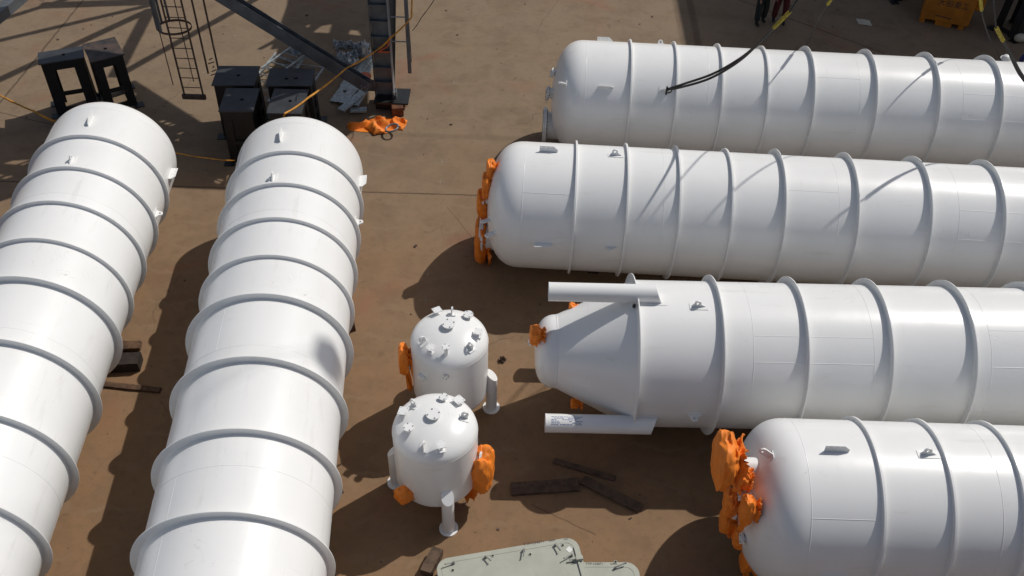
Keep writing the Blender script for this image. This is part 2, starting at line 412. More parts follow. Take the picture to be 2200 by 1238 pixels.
def head_hit(n, px):
    o, u, v, R = tframe(n); r = ray(*px); rn = r.length; t = 8.0 / rn
    for _ in range(9000):
        P = CP + r * t - o; s_ = P.dot(u); rr = math.hypot(P.dot(v), P.z)
        if rr < R and s_ < -1.1 and s_ >= head_s(rr, R): return Vector((s_, P.dot(v), P.z))
        t += 0.003 / rn
    return None
def long_tank(n, label, phi0, hl=(), nr=12, rs=1.0593, rl=1.0941):
    (o, u, ds, dl, R) = TK[n]
    root = thing('pressure_tank', label, 'tank', o, math.atan2(u[1], u[0]), 'large white ribbed tanks lying in the yard')
    pos = [ds * k for k in range(5)] + [4 * ds + dl * k for k in range(1, nr - 4)]
    seams = [-1.1, 1.7 * ds, 4 * ds + dl * 0.75, 4 * ds + dl * 2.4, 4 * ds + dl * 4.4]
    longs = [(-1.1, -0.02, phi0 - 45), (4 * ds + dl * 0.05, 4 * ds + dl * 0.75, -25), (4 * ds + dl * 2.4, 4 * ds + dl * 4.4, -35), (4 * ds + dl * 2.4, 4 * ds + dl * 4.4, -60)]
    shell_long(root, R, pos[-1] + 1.1, seams, longs)
    for k, s in enumerate(pos):
        ring_part(root, s, R, R * (rs if k < 4 else rl), 0.042 if k < 4 else 0.022)
    for q in range(4):
        ph = R_(phi0 + 90 * q)
        bracket(root, -0.80, -0.41, ph, R)
        eye(root, 0.84, 0 + ph, R)
    for px in hl:                       # lugs standing out of the dished head
        b0 = head_hit(n, px)
        if b0 is None: continue
        rad = Vector((0, b0.y, b0.z)).normalized()
        er = (Vector((-1, 0, 0)) * 0.85 + rad * 0.5).normalized(); tan = Vector((1, 0, 0)).cross(rad).normalized()
        eye(root, 0, 0, 0, h=0.24, wb=0.12, base=b0, er=er, ex=tan.cross(er).normalized())
    return root, pos

def head_nozzles(root, R, lst):
    for (y, z, s_end, rp, rf, nb) in lst:
        r = math.hypot(y, z); s0 = head_s(r, R); nozzle(root, (s0 + 0.02, y, z), (-1, 0, 0), max(0.08, s0 - s_end), rp, rf, 0.022 if rf < 0.3 else 0.045, nb, name='nozzle' if rf < 0.3 else 'manhole')

NZ = [(0.0, 0.68, -1.90, 0.055, 0.10, 4), (-0.18, 0.22, -2.0, 0.085, 0.135, 8), (0.1, -0.06, -2.03, 0.10, 0.165, 8), (0.35, 0.40, -1.95, 0.05, 0.09, 4), (0.0, -0.93, -2.04, 0.36, 0.47, 24)]
tA, _ = long_tank('A', 'long white ribbed tank at the far left, cut off by the left edge', 1.3)
tB, _ = long_tank('B', 'long white ribbed tank with a blue shadow spot, second tank from the left', -7)
tC, pC = long_tank('C', 'farthest long white tank on the right, black wire sling shackled to its lug', -47, hl=((1214, 181),), rs=1.0593)
tD, pD = long_tank('D', 'second farthest white tank on the right, orange cloth down its dished end', 5, hl=((1062, 500), (1052, 472)))
tF, pF = long_tank('F', 'nearest white tank at the bottom right, round orange bundle on its end', 1.5, hl=((1655, 980),), rs=1.0504)
head_nozzles(tC, 1.40, NZ); head_nozzles(tD, 1.40, NZ)
head_nozzles(tA, 1.40, NZ); head_nozzles(tB, 1.40, NZ)

# ---- tank E with conical end and leg pipes
(o, u, ds, dl, R) = TK['E']
tE = thing('cone_ended_tank', 'white tank with a conical end and two long leg pipes beside the cone', 'tank', o, math.atan2(u[1], u[0]), 'large white ribbed tanks lying in the yard')
b = MB()
rc, sc0 = 0.70, -1.40
prof = [(-1.79, 0.0)] + [(sc0 - 0.39 * math.cos(a) ** 0.9, rc * math.sin(a) ** 0.6) for a in [PI / 2 * k / 14 for k in range(1, 15)]]
prof += [(sc0 + 0.03, rc + 0.012), (-0.06, R - 0.045), (0.0, R), (1.0, R), (3, R), (5, R), (7, R), (9, R), (11, R), (12.5, R)]
prof += [(12.5 + 0.52 * R * math.sin(a), R * math.cos(a)) for a in [PI / 2 * j / 12 for j in range(1, 13)]]
prof[-1] = (prof[-1][0], 0)
b.lathe(prof, 'X', 128)
add_seams(b, R, [2.02, 4.155, 6.24, 8.4], [(2.02, 4.155, -27.5), (2.02, 4.155, -47), (6.24, 8.4, -19.5), (6.24, 8.4, -47)])
b.lathe([(sc0 - 0.012, rc - 0.002), (sc0 - 0.004, rc + 0.008), (sc0 + 0.006, rc + 0.008), (sc0 + 0.014, rc)], 'X', 96)
b.build('shell', WHITE, tE, smooth=28)
for k in range(9):
    ring_part(tE, ds * k, R, R * (1.0927 if k == 0 else 1.0939), 0.022)
for q in range(4):
    eye(tE, 1.10, R_(-4 + 90 * q), R)
for q, ph in enumerate((4.5, -104.5, 131.5)):
    a = R_(ph); er = polar(0, a, 1); rt = 0.172
    cc = R + 0.085
    n = 28; vs = []; et = Vector((1, 0, 0)).cross(er)
    for j, s in enumerate((-1.60, -1.0, -0.4, 0.0, 0.47)):
        for k in range(n):
            t_ = 2 * PI * k / n; dr = rt * math.cos(t_); dt = rt * math.sin(t_)
            ss = s + (-0.15 * (dr + rt) / (2 * rt) if j == 4 else 0)
            vs.append(Vector((ss, 0, 0)) + er * (cc + dr) + et * dt)
    fs = [(j * n + k, j * n + (k + 1) % n, (j + 1) * n + (k + 1) % n, (j + 1) * n + k) for j in range(4) for k in range(n)]
    fs += [tuple(range(n)), tuple(4 * n + k for k in range(n))]
    pb = MB().add(vs, fs)
    lg = pb.build('support_leg', WHITE, tE, smooth=40)
    rim = MB(); m4 = frame(Vector((-1.60, 0, 0)) + er * cc, er, et, Vector((-1, 0, 0)))
    rb = MB().lathe([(-0.02, rt + 0.003), (0.004, rt + 0.003), (0.004, rt - 0.02), (-0.012, rt - 0.02)], 'Z', 28); rb.v = [tuple(m4 @ Vector(v)) for v in rb.v]; rb.build('rim', WHITE, lg)
    # reinforcing pad under the pipe
    pv = []; pw = 0.20
    for s in (-0.0 + 0.03, 0.53):
        for k in range(7):
            aa = a + (-pw + 2 * pw * k / 6) / R; pv.append(polar(s, aa, R + 0.006))
    MB().add(pv, [(k, k + 1, 7 + k + 1, 7 + k) for k in range(6)]).build('doubler_plate', WHITE, lg)
    hb = MB(); e2 = polar(0, a - 0.165, 1); hb.lathe([(0, 0.03), (0.05, 0.03)], 'Z', 14)
    m4 = frame(Vector((-0.07, 0, 0)) + e2 * (R - 0.02), Vector((1, 0, 0)), e2.cross(Vector((1, 0, 0))) * -1, e2)
    hb.v = [tuple(m4 @ Vector(v)) for v in hb.v]; hb.build('vent_hole', M_dark, tE)
    if q == 1:   # blue stencilled lines on the lower pipe (illegible in the photo)
        tb = MB(); random.seed(3)
        for row in range(6):
            x = -1.50
            ang = 0.55 + row * 0.16 - PI
            while x < -0.98:
                l_ = random.uniform(0.015, 0.06)
                if random.random() < 0.8:
                    t0 = -1.05 - row * 0.17
                    d1 = (er * math.cos(t0) + et * math.sin(t0)); cpt = Vector((x + l_ / 2, 0, 0)) + er * cc + d1 * (rt + 0.002)
                    tn = d1.cross(Vector((1, 0, 0)))
                    tb.box(cpt, (l_, 0.010, 0.002), mat=Matrix((Vector((1, 0, 0)), tn, d1)).transposed())
                x += l_ + 0.012
        tb.build('stencil_marks', M_blueink, lg, smooth=0)
nozzle(tE, (-1.72, -0.1, 0.35), (-0.9, -0.1, 0.35), 0.17, 0.06, 0.10, 0.02, 4)

# ---- F head nozzles following the bundles
NF = [(0.1, 0.80, -2.30, 0.16, 0.26, 16), (-0.25, 0.55, -2.02, 0.06, 0.11, 4), (-0.2, -0.05, -2.0, 0.07, 0.12, 4), (-0.1, -0.55, -1.95, 0.07, 0.12, 8), (-0.6, -0.2, -1.82, 0.05, 0.09, 4)]
head_nozzles(tF, 1.379, NF)

# ---------------------------------------------------------------- timbers under the tanks
TB = []
def timber(c, size, rz, label, mat=None, grp=None, tilt=0):
    mm = Matrix.Rotation(rz, 3, 'Z') @ Matrix.Rotation(tilt, 3, 'Y')
    n = 10; hx, hy, hz = size[0] / 2, size[1] / 2, size[2] / 2
    vs = []; rnd = random.Random(int(c[0] * 100 + c[1] * 37))
    for i in range(n + 1):
        x = -hx + 2 * hx * i / n
        for (y, z) in ((-hy, -hz), (hy, -hz), (hy, hz), (-hy, hz)):
            j = 0.006; e = rnd.uniform(-0.02, 0.02) if i in (0, n) else 0
            vs.append(Vector(c) + mm @ Vector((x + e, y + rnd.uniform(-j, j), z + rnd.uniform(-j, j) * 0.4)))
    fs = [(4 * i + k, 4 * i + (k + 1) % 4, 4 * i + 4 + (k + 1) % 4, 4 * i + 4 + k) for i in range(n) for k in range(4)] + [(0, 1, 2, 3), (4 * n, 4 * n + 1, 4 * n + 2, 4 * n + 3)]
    o = MB().add(vs, fs).build('timber', mat or M_wood, None, smooth=0)
    return tag(o, label, 'timber', grp)
tname = dict(A='far left long tank', B='second long tank from the left', C='farthest right hand tank', D='tank with small orange wraps', E='cone ended tank', F='nearest bottom right tank')
for n in 'ABCDEF':
    o, u, v, R = tframe(n)
    zb = o.z - R
    for s in ((1.5, 6.9) if n in 'AB' else (0.6, 6.9)):
        p = o + u * s
        hgt = max(0.10, zb - 0.005)
        timber((p.x, p.y, hgt / 2), (0.9, 0.24, hgt), math.atan2(v.y, v.x),
               'timber under %s of the %s' % ('the end' if s < 3 else 'the middle', tname[n]), M_darkwood, 'timbers packed under the tanks')
pA = at(262, 742, 0.12); timber((pA.x - 0.10, pA.y, 0.09), (0.95, 0.22, 0.07), 0.08, 'light brown plank end sticking out from under the far left tank')
pA = at(262, 775, 0.15); timber((pA.x - 0.10, pA.y - 0.05, 0.13), (0.95, 0.32, 0.24), 0.12, 'dark thick timber block beside the far left tank, below the plank end', M_darkwood)
pa, pb_ = at(222, 828), at(345, 841); cc = (pa + pb_) / 2
timber((cc.x, cc.y, 0.03), ((pb_ - pa).length, 0.12, 0.05), math.atan2(pb_.y - pa.y, pb_.x - pa.x), 'thin splintered plank lying between the two left tanks')
pa = at(757, 710); timber((pa.x - 0.12, pa.y, 0.10), (0.35, 0.14, 0.2), 0.3, 'small broken wood block by the right side of the second left tank')
def ground_board(p, q, wd, h, label, mat=None):
    pa, pb_ = at(*p, h), at(*q, h); cc = (pa + pb_) / 2
    timber((cc.x, cc.y, h / 2 + 0.01), ((pb_ - pa).length, wd, h), math.atan2(pb_.y - pa.y, pb_.x - pa.x), label, mat)
ground_board((1100, 1050), (1244, 1040), 0.27, 0.05, 'wide worn board in the shadow below the cone ended tank', M_board)
ground_board((1252, 1030), (1376, 1092), 0.2, 0.05, 'dark board lying slanted in shadow, right of the wide worn board', M_board)
ground_board((1190, 990), (1322, 1028), 0.12, 0.03, 'thin dim board in deep shadow above the slanted board', M_board)

# ---------------------------------------------------------------- small upright vessels
def small_vessel(cx, cy, R, zb, zt_, label, fl, sq, lg, legs):
    root = thing('upright_vessel', label, 'tank', (cx, cy, 0), 0, 'small upright white vessels')
    prof = [(zb - R * .5 * math.cos(a), R * math.sin(a)) for a in [PI / 2 * k / 14 for k in range(15)]]
    prof += [(zt_ + R * .5 * math.cos(a), R * math.sin(a)) for a in [PI / 2 * (18 - k) / 18 for k in range(19)]]
    b = MB(); b.lathe(prof, 'Z', 96)
    b.lathe([(zt_ - 0.01, R - 0.002), (zt_ - 0.004, R + 0.004), (zt_ + 0.004, R + 0.004), (zt_ + 0.01, R - 0.002)], 'Z', 96)
    b.build('shell', WHITE, root, smooth=50)
    def dz(x, y):
        q = 1 - (x * x + y * y) / R / R
        return None if q <= 0 else zt_ + R * .5 * math.sqrt(q)
    def find(px, hn):
        r = ray(*px); t = 8.0 / r.length
        for _ in range(6000):
            P = CP + r * t; z = dz(P.x - cx, P.y - cy)
            if z is not None and P.z <= z + hn: return Vector((P.x - cx, P.y - cy, z))
            t += 0.003 / r.length
        return None
    for px, rf, hn in fl:
        p = find(px, hn)
        if p: nozzle(root, p, (0, 0, 1), hn, rf * 0.5, rf, 0.016, 4, False)
    for px, sz, hn in sq:
        p = find(px, hn)
        if not p: continue
        nrm = Vector((p.x * .25, p.y * .25, (p.z - zt_) * 1.0)).normalized()
        ang = math.atan2(p.y, p.x)
        m = frame(p + Vector((0, 0, hn)), Vector((math.cos(ang), math.sin(ang), -0.12)).normalized(), Vector((-math.sin(ang), math.cos(ang), 0)), Vector((0.12 * math.cos(ang), 0.12 * math.sin(ang), 1)).normalized())
        h_ = sz * 0.57; bp = MB(); bp.plate([(-h_, -h_), (h_, -h_), (h_, h_), (-h_, h_)], [circle(x * h_ * .68, y * h_ * .68, 0.011, 8) for x in (-1, 1) for y in (-1, 1)], 0.012, m)
        bo = bp.build('name_plate_pad' if False else 'square_pad', WHITE, root, smooth=0)
        ps = MB(); ps.box(p + Vector((0, 0, hn / 2 - 0.03)), (0.035, 0.035, hn + 0.05), rz=ang); ps.box(p + Vector((0, 0, 0.005)), (0.12, 0.12, 0.012), rz=ang)
        ps.build('post', WHITE, bo, smooth=0)
    for px in lg:
        p = find(px, 0.08)
        if not p: continue
        ang = math.atan2(p.y, p.x)
        er = Vector((math.cos(ang) * .45, math.sin(ang) * .45, 0.9)).normalized()
        tn = Vector((-math.sin(ang), math.cos(ang), 0)); ex = er.cross(tn) * -1
        eye(root, 0, 0, 0, h=0.16, wb=0.15, base=p, er=er, ex=ex, pad=True)
    for a in legs:
        a = R_(a); x, y = (R + 0.075) * math.cos(a), (R + 0.075) * math.sin(a)
        rt = 0.112; n = 24; vs = []
        for j in range(2):
            for k in range(n):
                t_ = 2 * PI * k / n + a; z = 0.03 if j == 0 else 1.13 - 0.24 * (1 + math.cos(t_ - a)) / 2
                vs.append(Vector((x + rt * math.cos(t_), y + rt * math.sin(t_), z)))
        lo = MB().add(vs, [(k, (k + 1) % n, n + (k + 1) % n, n + k) for k in range(n)] + [tuple(range(n)), tuple(range(n, 2 * n))]).build('leg', WHITE, root, smooth=40)
        MB().lathe([(0, 0.172), (0.025, 0.172)], 'Z', 32, c=(x, y, 0)).build('foot_flange', WHITE, lo)
        MB().box((x - 0.10 * math.cos(a), y - 0.10 * math.sin(a), 0.9), (0.02, 0.28, 0.46), rz=a).build('doubler_plate', WHITE, lo, smooth=0)
    return root
vN = small_vessel(-1.238, 10.051, 0.736, 0.686, 1.896, 'near small upright white vessel with an orange cloth bundle on its right side',
    [((931, 889), 0.125, 0.07), ((878, 917.5), 0.092, 0.11), ((952.5, 852), 0.08, 0.09)],
    [((866.5, 883), 0.15, 0.10), ((985.4, 859), 0.15, 0.10), ((948.4, 954.6), 0.13, 0.16)],
    [(889, 866), (997, 892), (911, 955)], (-72, 168, 48))
vF = small_vessel(-1.133, 12.075, 0.725, 0.685, 1.954, 'far small upright white vessel, standing behind the other small vessel',
    [((964, 695), 0.125, 0.08), ((1006, 675), 0.095, 0.10), ((958, 745), 0.075, 0.20)],
    [((939, 666), 0.14, 0.10), ((926, 746), 0.13, 0.12), ((1027.6, 712.6), 0.13, 0.12)],
    [(971, 669), (908, 730), (1010, 741)], (0, 120, 240))
# small side brackets on the far vessel
for (px, wv) in (((909, 808), 0.14), ((958, 808), 0.10)):
    r = ray(*px); c0 = Vector((-1.133, 12.075)); o2 = Vector((0, 0)) - c0; rr = Vector((r.x, r.y))
    aa, bb, c2 = rr.dot(rr), o2.dot(rr), o2.dot(o2) - 0.725 ** 2
    t = (-bb - math.sqrt(bb * bb - aa * c2)) / aa; P = CP + r * t; q = P - Vector((-1.133, 12.075, 0))
    a = math.atan2(q.y, q.x)
    if wv > 0.12: MB().box((q.x * 1.05, q.y * 1.05, q.z), (0.08, wv, 0.09), rz=a).build('side_bracket', WHITE, vF, smooth=0, bevel=0.006)
    else: nozzle(vF, q, (q.x, q.y, 0), 0.04, 0.05, 0.055, 0.01, 0 or 4, False, name='coupling')

# ---------------------------------------------------------------- orange cloth bundles
def crumple(center, size, seed, label, tail=None, rz=0.0, axis=(-1, 0, 0), grp='orange cloth tied round tank fittings'):
    """cloth bag pulled over a fitting, tied at the neck, with pleats, creases and a ragged hanging hem; axis points away from the tank"""
    ax = Vector(axis).normalized(); up = Vector((0, 0, 1)); sd_ = up.cross(ax).normalized()
    rnd = random.Random(seed); off = Vector((rnd.uniform(-50, 50), rnd.uniform(-50, 50), seed * 3.1))
    a_, b_, c_ = size      # along axis, sideways, vertical half sizes
    prof = [(1.0, 0.0), (1.04, 0.25), (1.0, 0.5), (0.98, 0.72), (0.90, 0.88), (0.70, 0.98), (0.4, 1.0), (0.1, 0.98), (-0.2, 0.92), (-0.45, 0.80), (-0.62, 0.60), (-0.70, 0.55), (-0.80, 0.66), (-0.95, 0.80), (-1.12, 0.88)]
    pr = []
    for k in range(len(prof) - 1):
        for q in range(3):
            f = q / 3; pr.append((prof[k][0] * (1 - f) + prof[k + 1][0] * f, prof[k][1] * (1 - f) + prof[k + 1][1] * f))
    pr.append(prof[-1]); nu = 72; vs = []; fs = []
    npl = rnd.choice((7, 9, 11)); ph0 = rnd.uniform(0, 6)
    hemoff = [rnd.uniform(-0.25, 0.2) for _ in range(nu)]
    for j, (t, r) in enumerate(pr):
        neck = max(0, min(1, (0.35 - t) / 1.0))
        for i in range(nu):
            ph = 2 * PI * i / nu; cx_, cz_ = math.cos(ph), math.sin(ph)
            sq = (abs(cx_) ** 3 + abs(cz_) ** 3) ** (-1 / 3)      # boxy outline
            d = Vector((t * 0.9, cx_ * r, cz_ * r)) + off
            n1 = noise.noise(d * 1.3); n2 = abs(noise.noise(d * 2.4 + Vector((3, 9, 1)))); n3 = abs(noise.noise(d * 5.1))
            tri = abs(((ph + ph0 + 0.5 * n1) * npl / (2 * PI)) % 1 - 0.5) * 2
            rr = r * sq * (1 + 0.22 * n1 - 0.26 * n2 * (0.6 + neck) - 0.07 * n3 + (0.05 + 0.26 * neck) * (tri - 0.5))
            tt = t + 0.12 * noise.noise(d * 1.9 + Vector((5, 5, 5))) - 0.10 * n2
            drop = 0.0
            if t < -0.70:
                g = (-0.70 - t) / 0.42; tt += hemoff[(i * 5 // 3) % nu] * g; drop = g * (0.10 + 0.45 * max(0, -cz_)) * (0.6 + 0.5 * abs(n1) * 3)
            p = ax * (tt * a_) + sd_ * (cx_ * rr * b_) + up * (cz_ * rr * c_ - drop * c_)
            if j == 0: p = ax * (1.0 * a_)
            vs.append(p)
    m = len(pr)
    for j in range(m - 1):
        for i in range(nu):
            i2 = (i + 1) % nu; fs.append((j * nu + i, j * nu + i2, (j + 1) * nu + i2, (j + 1) * nu + i))
    b = MB().add(vs, fs)
    if tail:
        for (dx, dy, dz_, wd) in tail:
            n = 14; m_ = 7; tv = []
            side = sd_ if abs(dy) < abs(dx) + 0.05 or True else ax
            side = (sd_ * 0.8 + ax * 0.6).normalized()
            for k in range(n + 1):
                t = k / n
                for bb in range(m_ + 1):
                    s2 = (bb / m_ - 0.5)
                    fold = 0.16 * wd * math.sin(s2 * 9 + seed + t * 2) * (0.4 + t) + 0.25 * wd * noise.noise(Vector((t * 2.2 + seed, s2 * 2.0, seed)))
                    p = Vector((dx, dy, dz_)) * t + side * s2 * wd * (1 - 0.55 * t) + ax.cross(side) * 0 + Vector((-side.y, side.x, 0)) * fold + Vector((0, 0, -0.35 * c_))
                    if k == n: p += Vector((0, 0, rnd.uniform(-0.09, 0.06)))
                    tv.append(p)
            b.add(tv, [(k * (m_ + 1) + bb, k * (m_ + 1) + bb + 1, (k + 1) * (m_ + 1) + bb + 1, (k + 1) * (m_ + 1) + bb) for k in range(n) for bb in range(m_)])
    o = b.build('cloth_wrap', M_orange, None, smooth=38)
    o.location = center
    so_ = o.modifiers.new('t', 'SOLIDIFY'); so_.thickness = 0.005
    if min(b_, c_) > 0.13:
        cp = []
        for i in range(0, nu, 3):
            p = Vector(vs[33 * nu + i]); q = p - ax * p.dot(ax); cp.append(ax * (-0.70 * a_) + q * 1.02)
        cp.append(cp[0]); MB().tube(cp, 0.007, 6).build('tie_cord', M_tape, o)
    return tag(o, label, 'cloth', grp)
def on(n, px, v0): return to_world(n, loc_s(n, px, v0))
# D head (second farthest tank)
for i, (px, v0, sz, lab, tl) in enumerate([
    ((1057, 366), 0.0, (0.12, 0.18, 0.26), 'topmost small orange wrap on the end of the second farthest right hand tank', None),
    ((1049, 400), -0.1, (0.13, 0.22, 0.30), 'second orange wrap from the top on the end of the second farthest right hand tank', [(0.0, -0.1, -0.35, 0.2)]),
    ((1039, 438), -0.1, (0.14, 0.24, 0.34), 'middle orange wrap on the end of the second farthest right hand tank', [(0, -0.05, -0.4, 0.22)]),
    ((1046, 462), 0.1, (0.11, 0.2, 0.22), 'small orange wrap just above the boxy orange manhole cover', [(0.02, -0.1, -0.3, 0.16)]),
    ((1037, 510), 0.0, (0.17, 0.52, 0.54), 'large boxy orange cover over the manhole of the second farthest right hand tank', None)]):
    crumple(on('D', px, v0), sz, 11 + i, lab, tl)
# E
crumple(on('E', (1153, 719), -0.15), (0.13, 0.16, 0.19), 31, 'orange wrap on the nozzle at the tip of the cone ended tank', [(0.05, -0.02, -0.28, 0.14)])
crumple(on('E', (1238, 867), -0.5), (0.10, 0.10, 0.08), 32, 'orange wrap under the cone, just above the lower leg pipe')
crumple(on('E', (1231, 660), 0.55), (0.08, 0.08, 0.07), 33, 'orange wrap peeping out behind the upper leg pipe of the cone tank')
crumple(on('E', (1282, 931), -0.6), (0.10, 0.10, 0.08), 34, 'dull orange scrap in shadow just under the lower leg pipe of the cone ended tank')
# F head
for i, (px, v0, sz, lab, tl) in enumerate([
    ((1562, 988), -0.1, (0.20, 0.40, 0.47), 'big round orange bundle at the top of the nearest bottom right tank end', None),
    ((1597, 1028), -0.25, (0.11, 0.15, 0.24), 'pointed orange wrap just right of the big round bundle', [(0.02, -0.03, -0.30, 0.15)]),
    ((1574, 1080), -0.2, (0.14, 0.19, 0.29), 'ragged orange wrap below the big round bundle', [(-0.02, 0.0, -0.45, 0.2)]),
    ((1566, 1120), -0.1, (0.14, 0.19, 0.25), 'leftmost low orange wrap on the nearest tank end, below the ragged wrap', [(0.1, 0.0, -0.4, 0.15)]),
    ((1609, 1096), -0.6, (0.13, 0.16, 0.31), 'orange wrap standing apart on the right side of the nearest tank end', [(-0.04, -0.02, -0.4, 0.2)]),
    ((1597, 1148), -0.3, (0.18, 0.22, 0.25), 'folded orange wrap low on the nearest tank end', [(0.1, 0, -0.3, 0.2)]),
    ((1612, 1200), -0.5, (0.13, 0.2, 0.36), 'lowest orange wrap at the bottom edge of the picture on the nearest tank end', [(0.03, 0, -0.5, 0.2)])]):
    crumple(on('F', px, v0), sz, 51 + i, lab, tl)
# small vessels
P = aty(1029, 1008, 9.9); crumple(P, (0.25, 0.28, 0.52), 71, 'large orange bundle on the right side of the near small vessel', [(-0.16, -0.08, -0.62, 0.42)], axis=(1, -0.25, 0.1))
nozzle(vN, (0.68, -0.1, 1.25), (1, -0.1, 0), 0.12, 0.12, 0.2, 0.02, 8)
P = aty(873, 1060, 9.45); crumple(P, (0.19, 0.15, 0.16), 72, 'small orange wrap low on the left side of the near small vessel', [(0.2, -0.02, -0.08, 0.16)], axis=(-0.75, -0.65, 0))
nozzle(vN, (-0.48, -0.42, 0.62), (-0.8, -0.75, 0), 0.12, 0.05, 0.09, 0.02, 4)
P = aty(871, 772, 12.0); crumple(P, (0.12, 0.20, 0.36), 73, 'tall orange wrap on the left side of the far small vessel', [(0.05, -0.05, -0.66, 0.18)], axis=(-1, -0.1, 0))
nozzle(vF, (-0.68, -0.05, 1.35), (-1, -0.05, 0), 0.1, 0.10, 0.16, 0.02, 8)

# ---------------------------------------------------------------- slings on tank C
def sling(px0, pts, label, Yend, r=0.027, split=0.12):
    """pair of wire ropes from the lug, sagging up to a yellow spliced end and on to a crane hook out of view"""
    root = thing('wire_sling', label, 'lifting sling', pts[0], 0, 'wire slings on the farthest tank')
    def crv(ps, n=10):
        out = []
        ps = [Vector(p) for p in ps]; q = [ps[0]] + ps + [ps[-1]]
        for i in range(1, len(q) - 2):
            for k in range(n):
                t = k / n; out.append(0.5 * ((2 * q[i]) + (-q[i - 1] + q[i + 1]) * t + (2 * q[i - 1] - 5 * q[i] + 4 * q[i + 1] - q[i + 2]) * t * t + (-q[i - 1] + 3 * q[i] - 3 * q[i + 1] + q[i + 2]) * t ** 3))
        out.append(ps[-1]); return out
    base = Vector(pts[0]); cv = crv(pts)
    n = len(cv)
    for sgn in (-1, 1):
        path = []
        for i, p in enumerate(cv):
            w_ = split * math.sin(min(1, i / n * 1.25) * PI) ** 0.8 if i < n * 0.8 else 0
            path.append(p - base + Vector((0, 0, sgn * w_ * 0.5)) + Vector((sgn * w_ * 0.2, 0, 0)))
        MB().tube(path, r, 8).build('wire_rope', M_wire, root)
    end = cv[-1]; d = (cv[-1] - cv[-3]).normalized(); top = end + d * 0.62
    tw = MB()
    for k in range(4):
        tw.tube([end - base + d * 0.62 * i / 24 + Matrix.Rotation(i * 0.9 + k * PI / 2, 3, d) @ d.orthogonal().normalized() * 0.026 for i in range(25)], 0.017, 6)
    tw.build('yellow_splice', M_yel, root)
    hk = HOOK
    MB().tube([top - base, hk - base], 0.018, 8).build('upper_rope', M_wire, root)
    return root
HOOK = aty(2089, -575, 17.5)
o, u, v, R = tframe('C')
lugC = to_world('C', polar(0.84, R_(-47), 1.40 + 0.10))
def yy(px, Y): return aty(px[0], px[1], Y)
s1 = sling(None, [lugC, yy((1470, 183), 19.3), yy((1530, 163), 18.5), yy((1590, 128), 17.8), yy((1635, 88), 17.2), yy((1663, 60), 16.9)], 'black wire sling hooked to the near lug at the left end of the farthest tank', 0)
# shackle
sh = MB(); pl = lugC
sh.tube([Vector((0.0, 0, 0)) + Vector((0.11 * math.sin(a) * 1.1, -0.04, 0.07 * math.cos(a))) for a in [PI * k / 12 for k in range(13)]], 0.016, 8)
sh.tube([(0, -0.04, -0.11), (0, -0.04, 0.11)], 0.022, 8)
sh.build('shackle', M_wire, s1)
lug2 = to_world('C', polar(0.84, R_(43), 1.48))
s2 = sling(None, [yy((1716, 135), 22.5), yy((1733, 98), 22.4), yy((1750, 60), 22.1), yy((1765, 30), 21.8), yy((1778, 10), 21.6)], 'thin far wire sling dropping behind the farthest tank near the middle', 0, r=0.014, split=0.16)
s3 = sling(None, [yy((2330, 262), 19.8), yy((2255, 225), 19.0), yy((2200, 170), 18.4), yy((2172, 120), 17.9), yy((2155, 88), 17.6)], 'thick black wire sling crossing the farthest tank at the right edge', 0, r=0.034, split=0.03)
s4 = sling(None, [yy((2155, 140), 22.4), yy((2143, 115), 22.4), yy((2125, 80), 22.1), yy((2112, 40), 21.7), yy((2109, 22), 21.5)], 'thin far wire sling between the yellow bin and the right edge', 0, r=0.012, split=0.02)

# ---------------------------------------------------------------- crane hook block (throws the blue spot on tank B)
hb = to_world('B', polar(5.1, R_(62), 1.40)) + L * ((27.0 - 2.4) / L.z)
hk = thing('crane_hook', 'crane hook block hanging high above the yard on wire falls', 'crane hook', hb)
MB().box((0, 0, 0), (0.55, 0.62, 0.72)).build('block', M_yellowbin, hk, smooth=0, bevel=0.12)
MB().tube([Vector((0, 0, -0.26)), Vector((0, 0, -0.42)), Vector((0.1, 0, -0.5)), Vector((0.12, 0, -0.62)), Vector((0, 0, -0.7)), Vector((-0.12, 0, -0.62))], [0.04, 0.045, 0.05, 0.05, 0.04, 0.02], 10).build('hook', M_steel, hk)
for x in (-0.12, 0.12):
    MB().tube([(x, 0, 0.2), (x, 0, 25)], 0.012, 6).build('wire_fall', M_wire, hk)

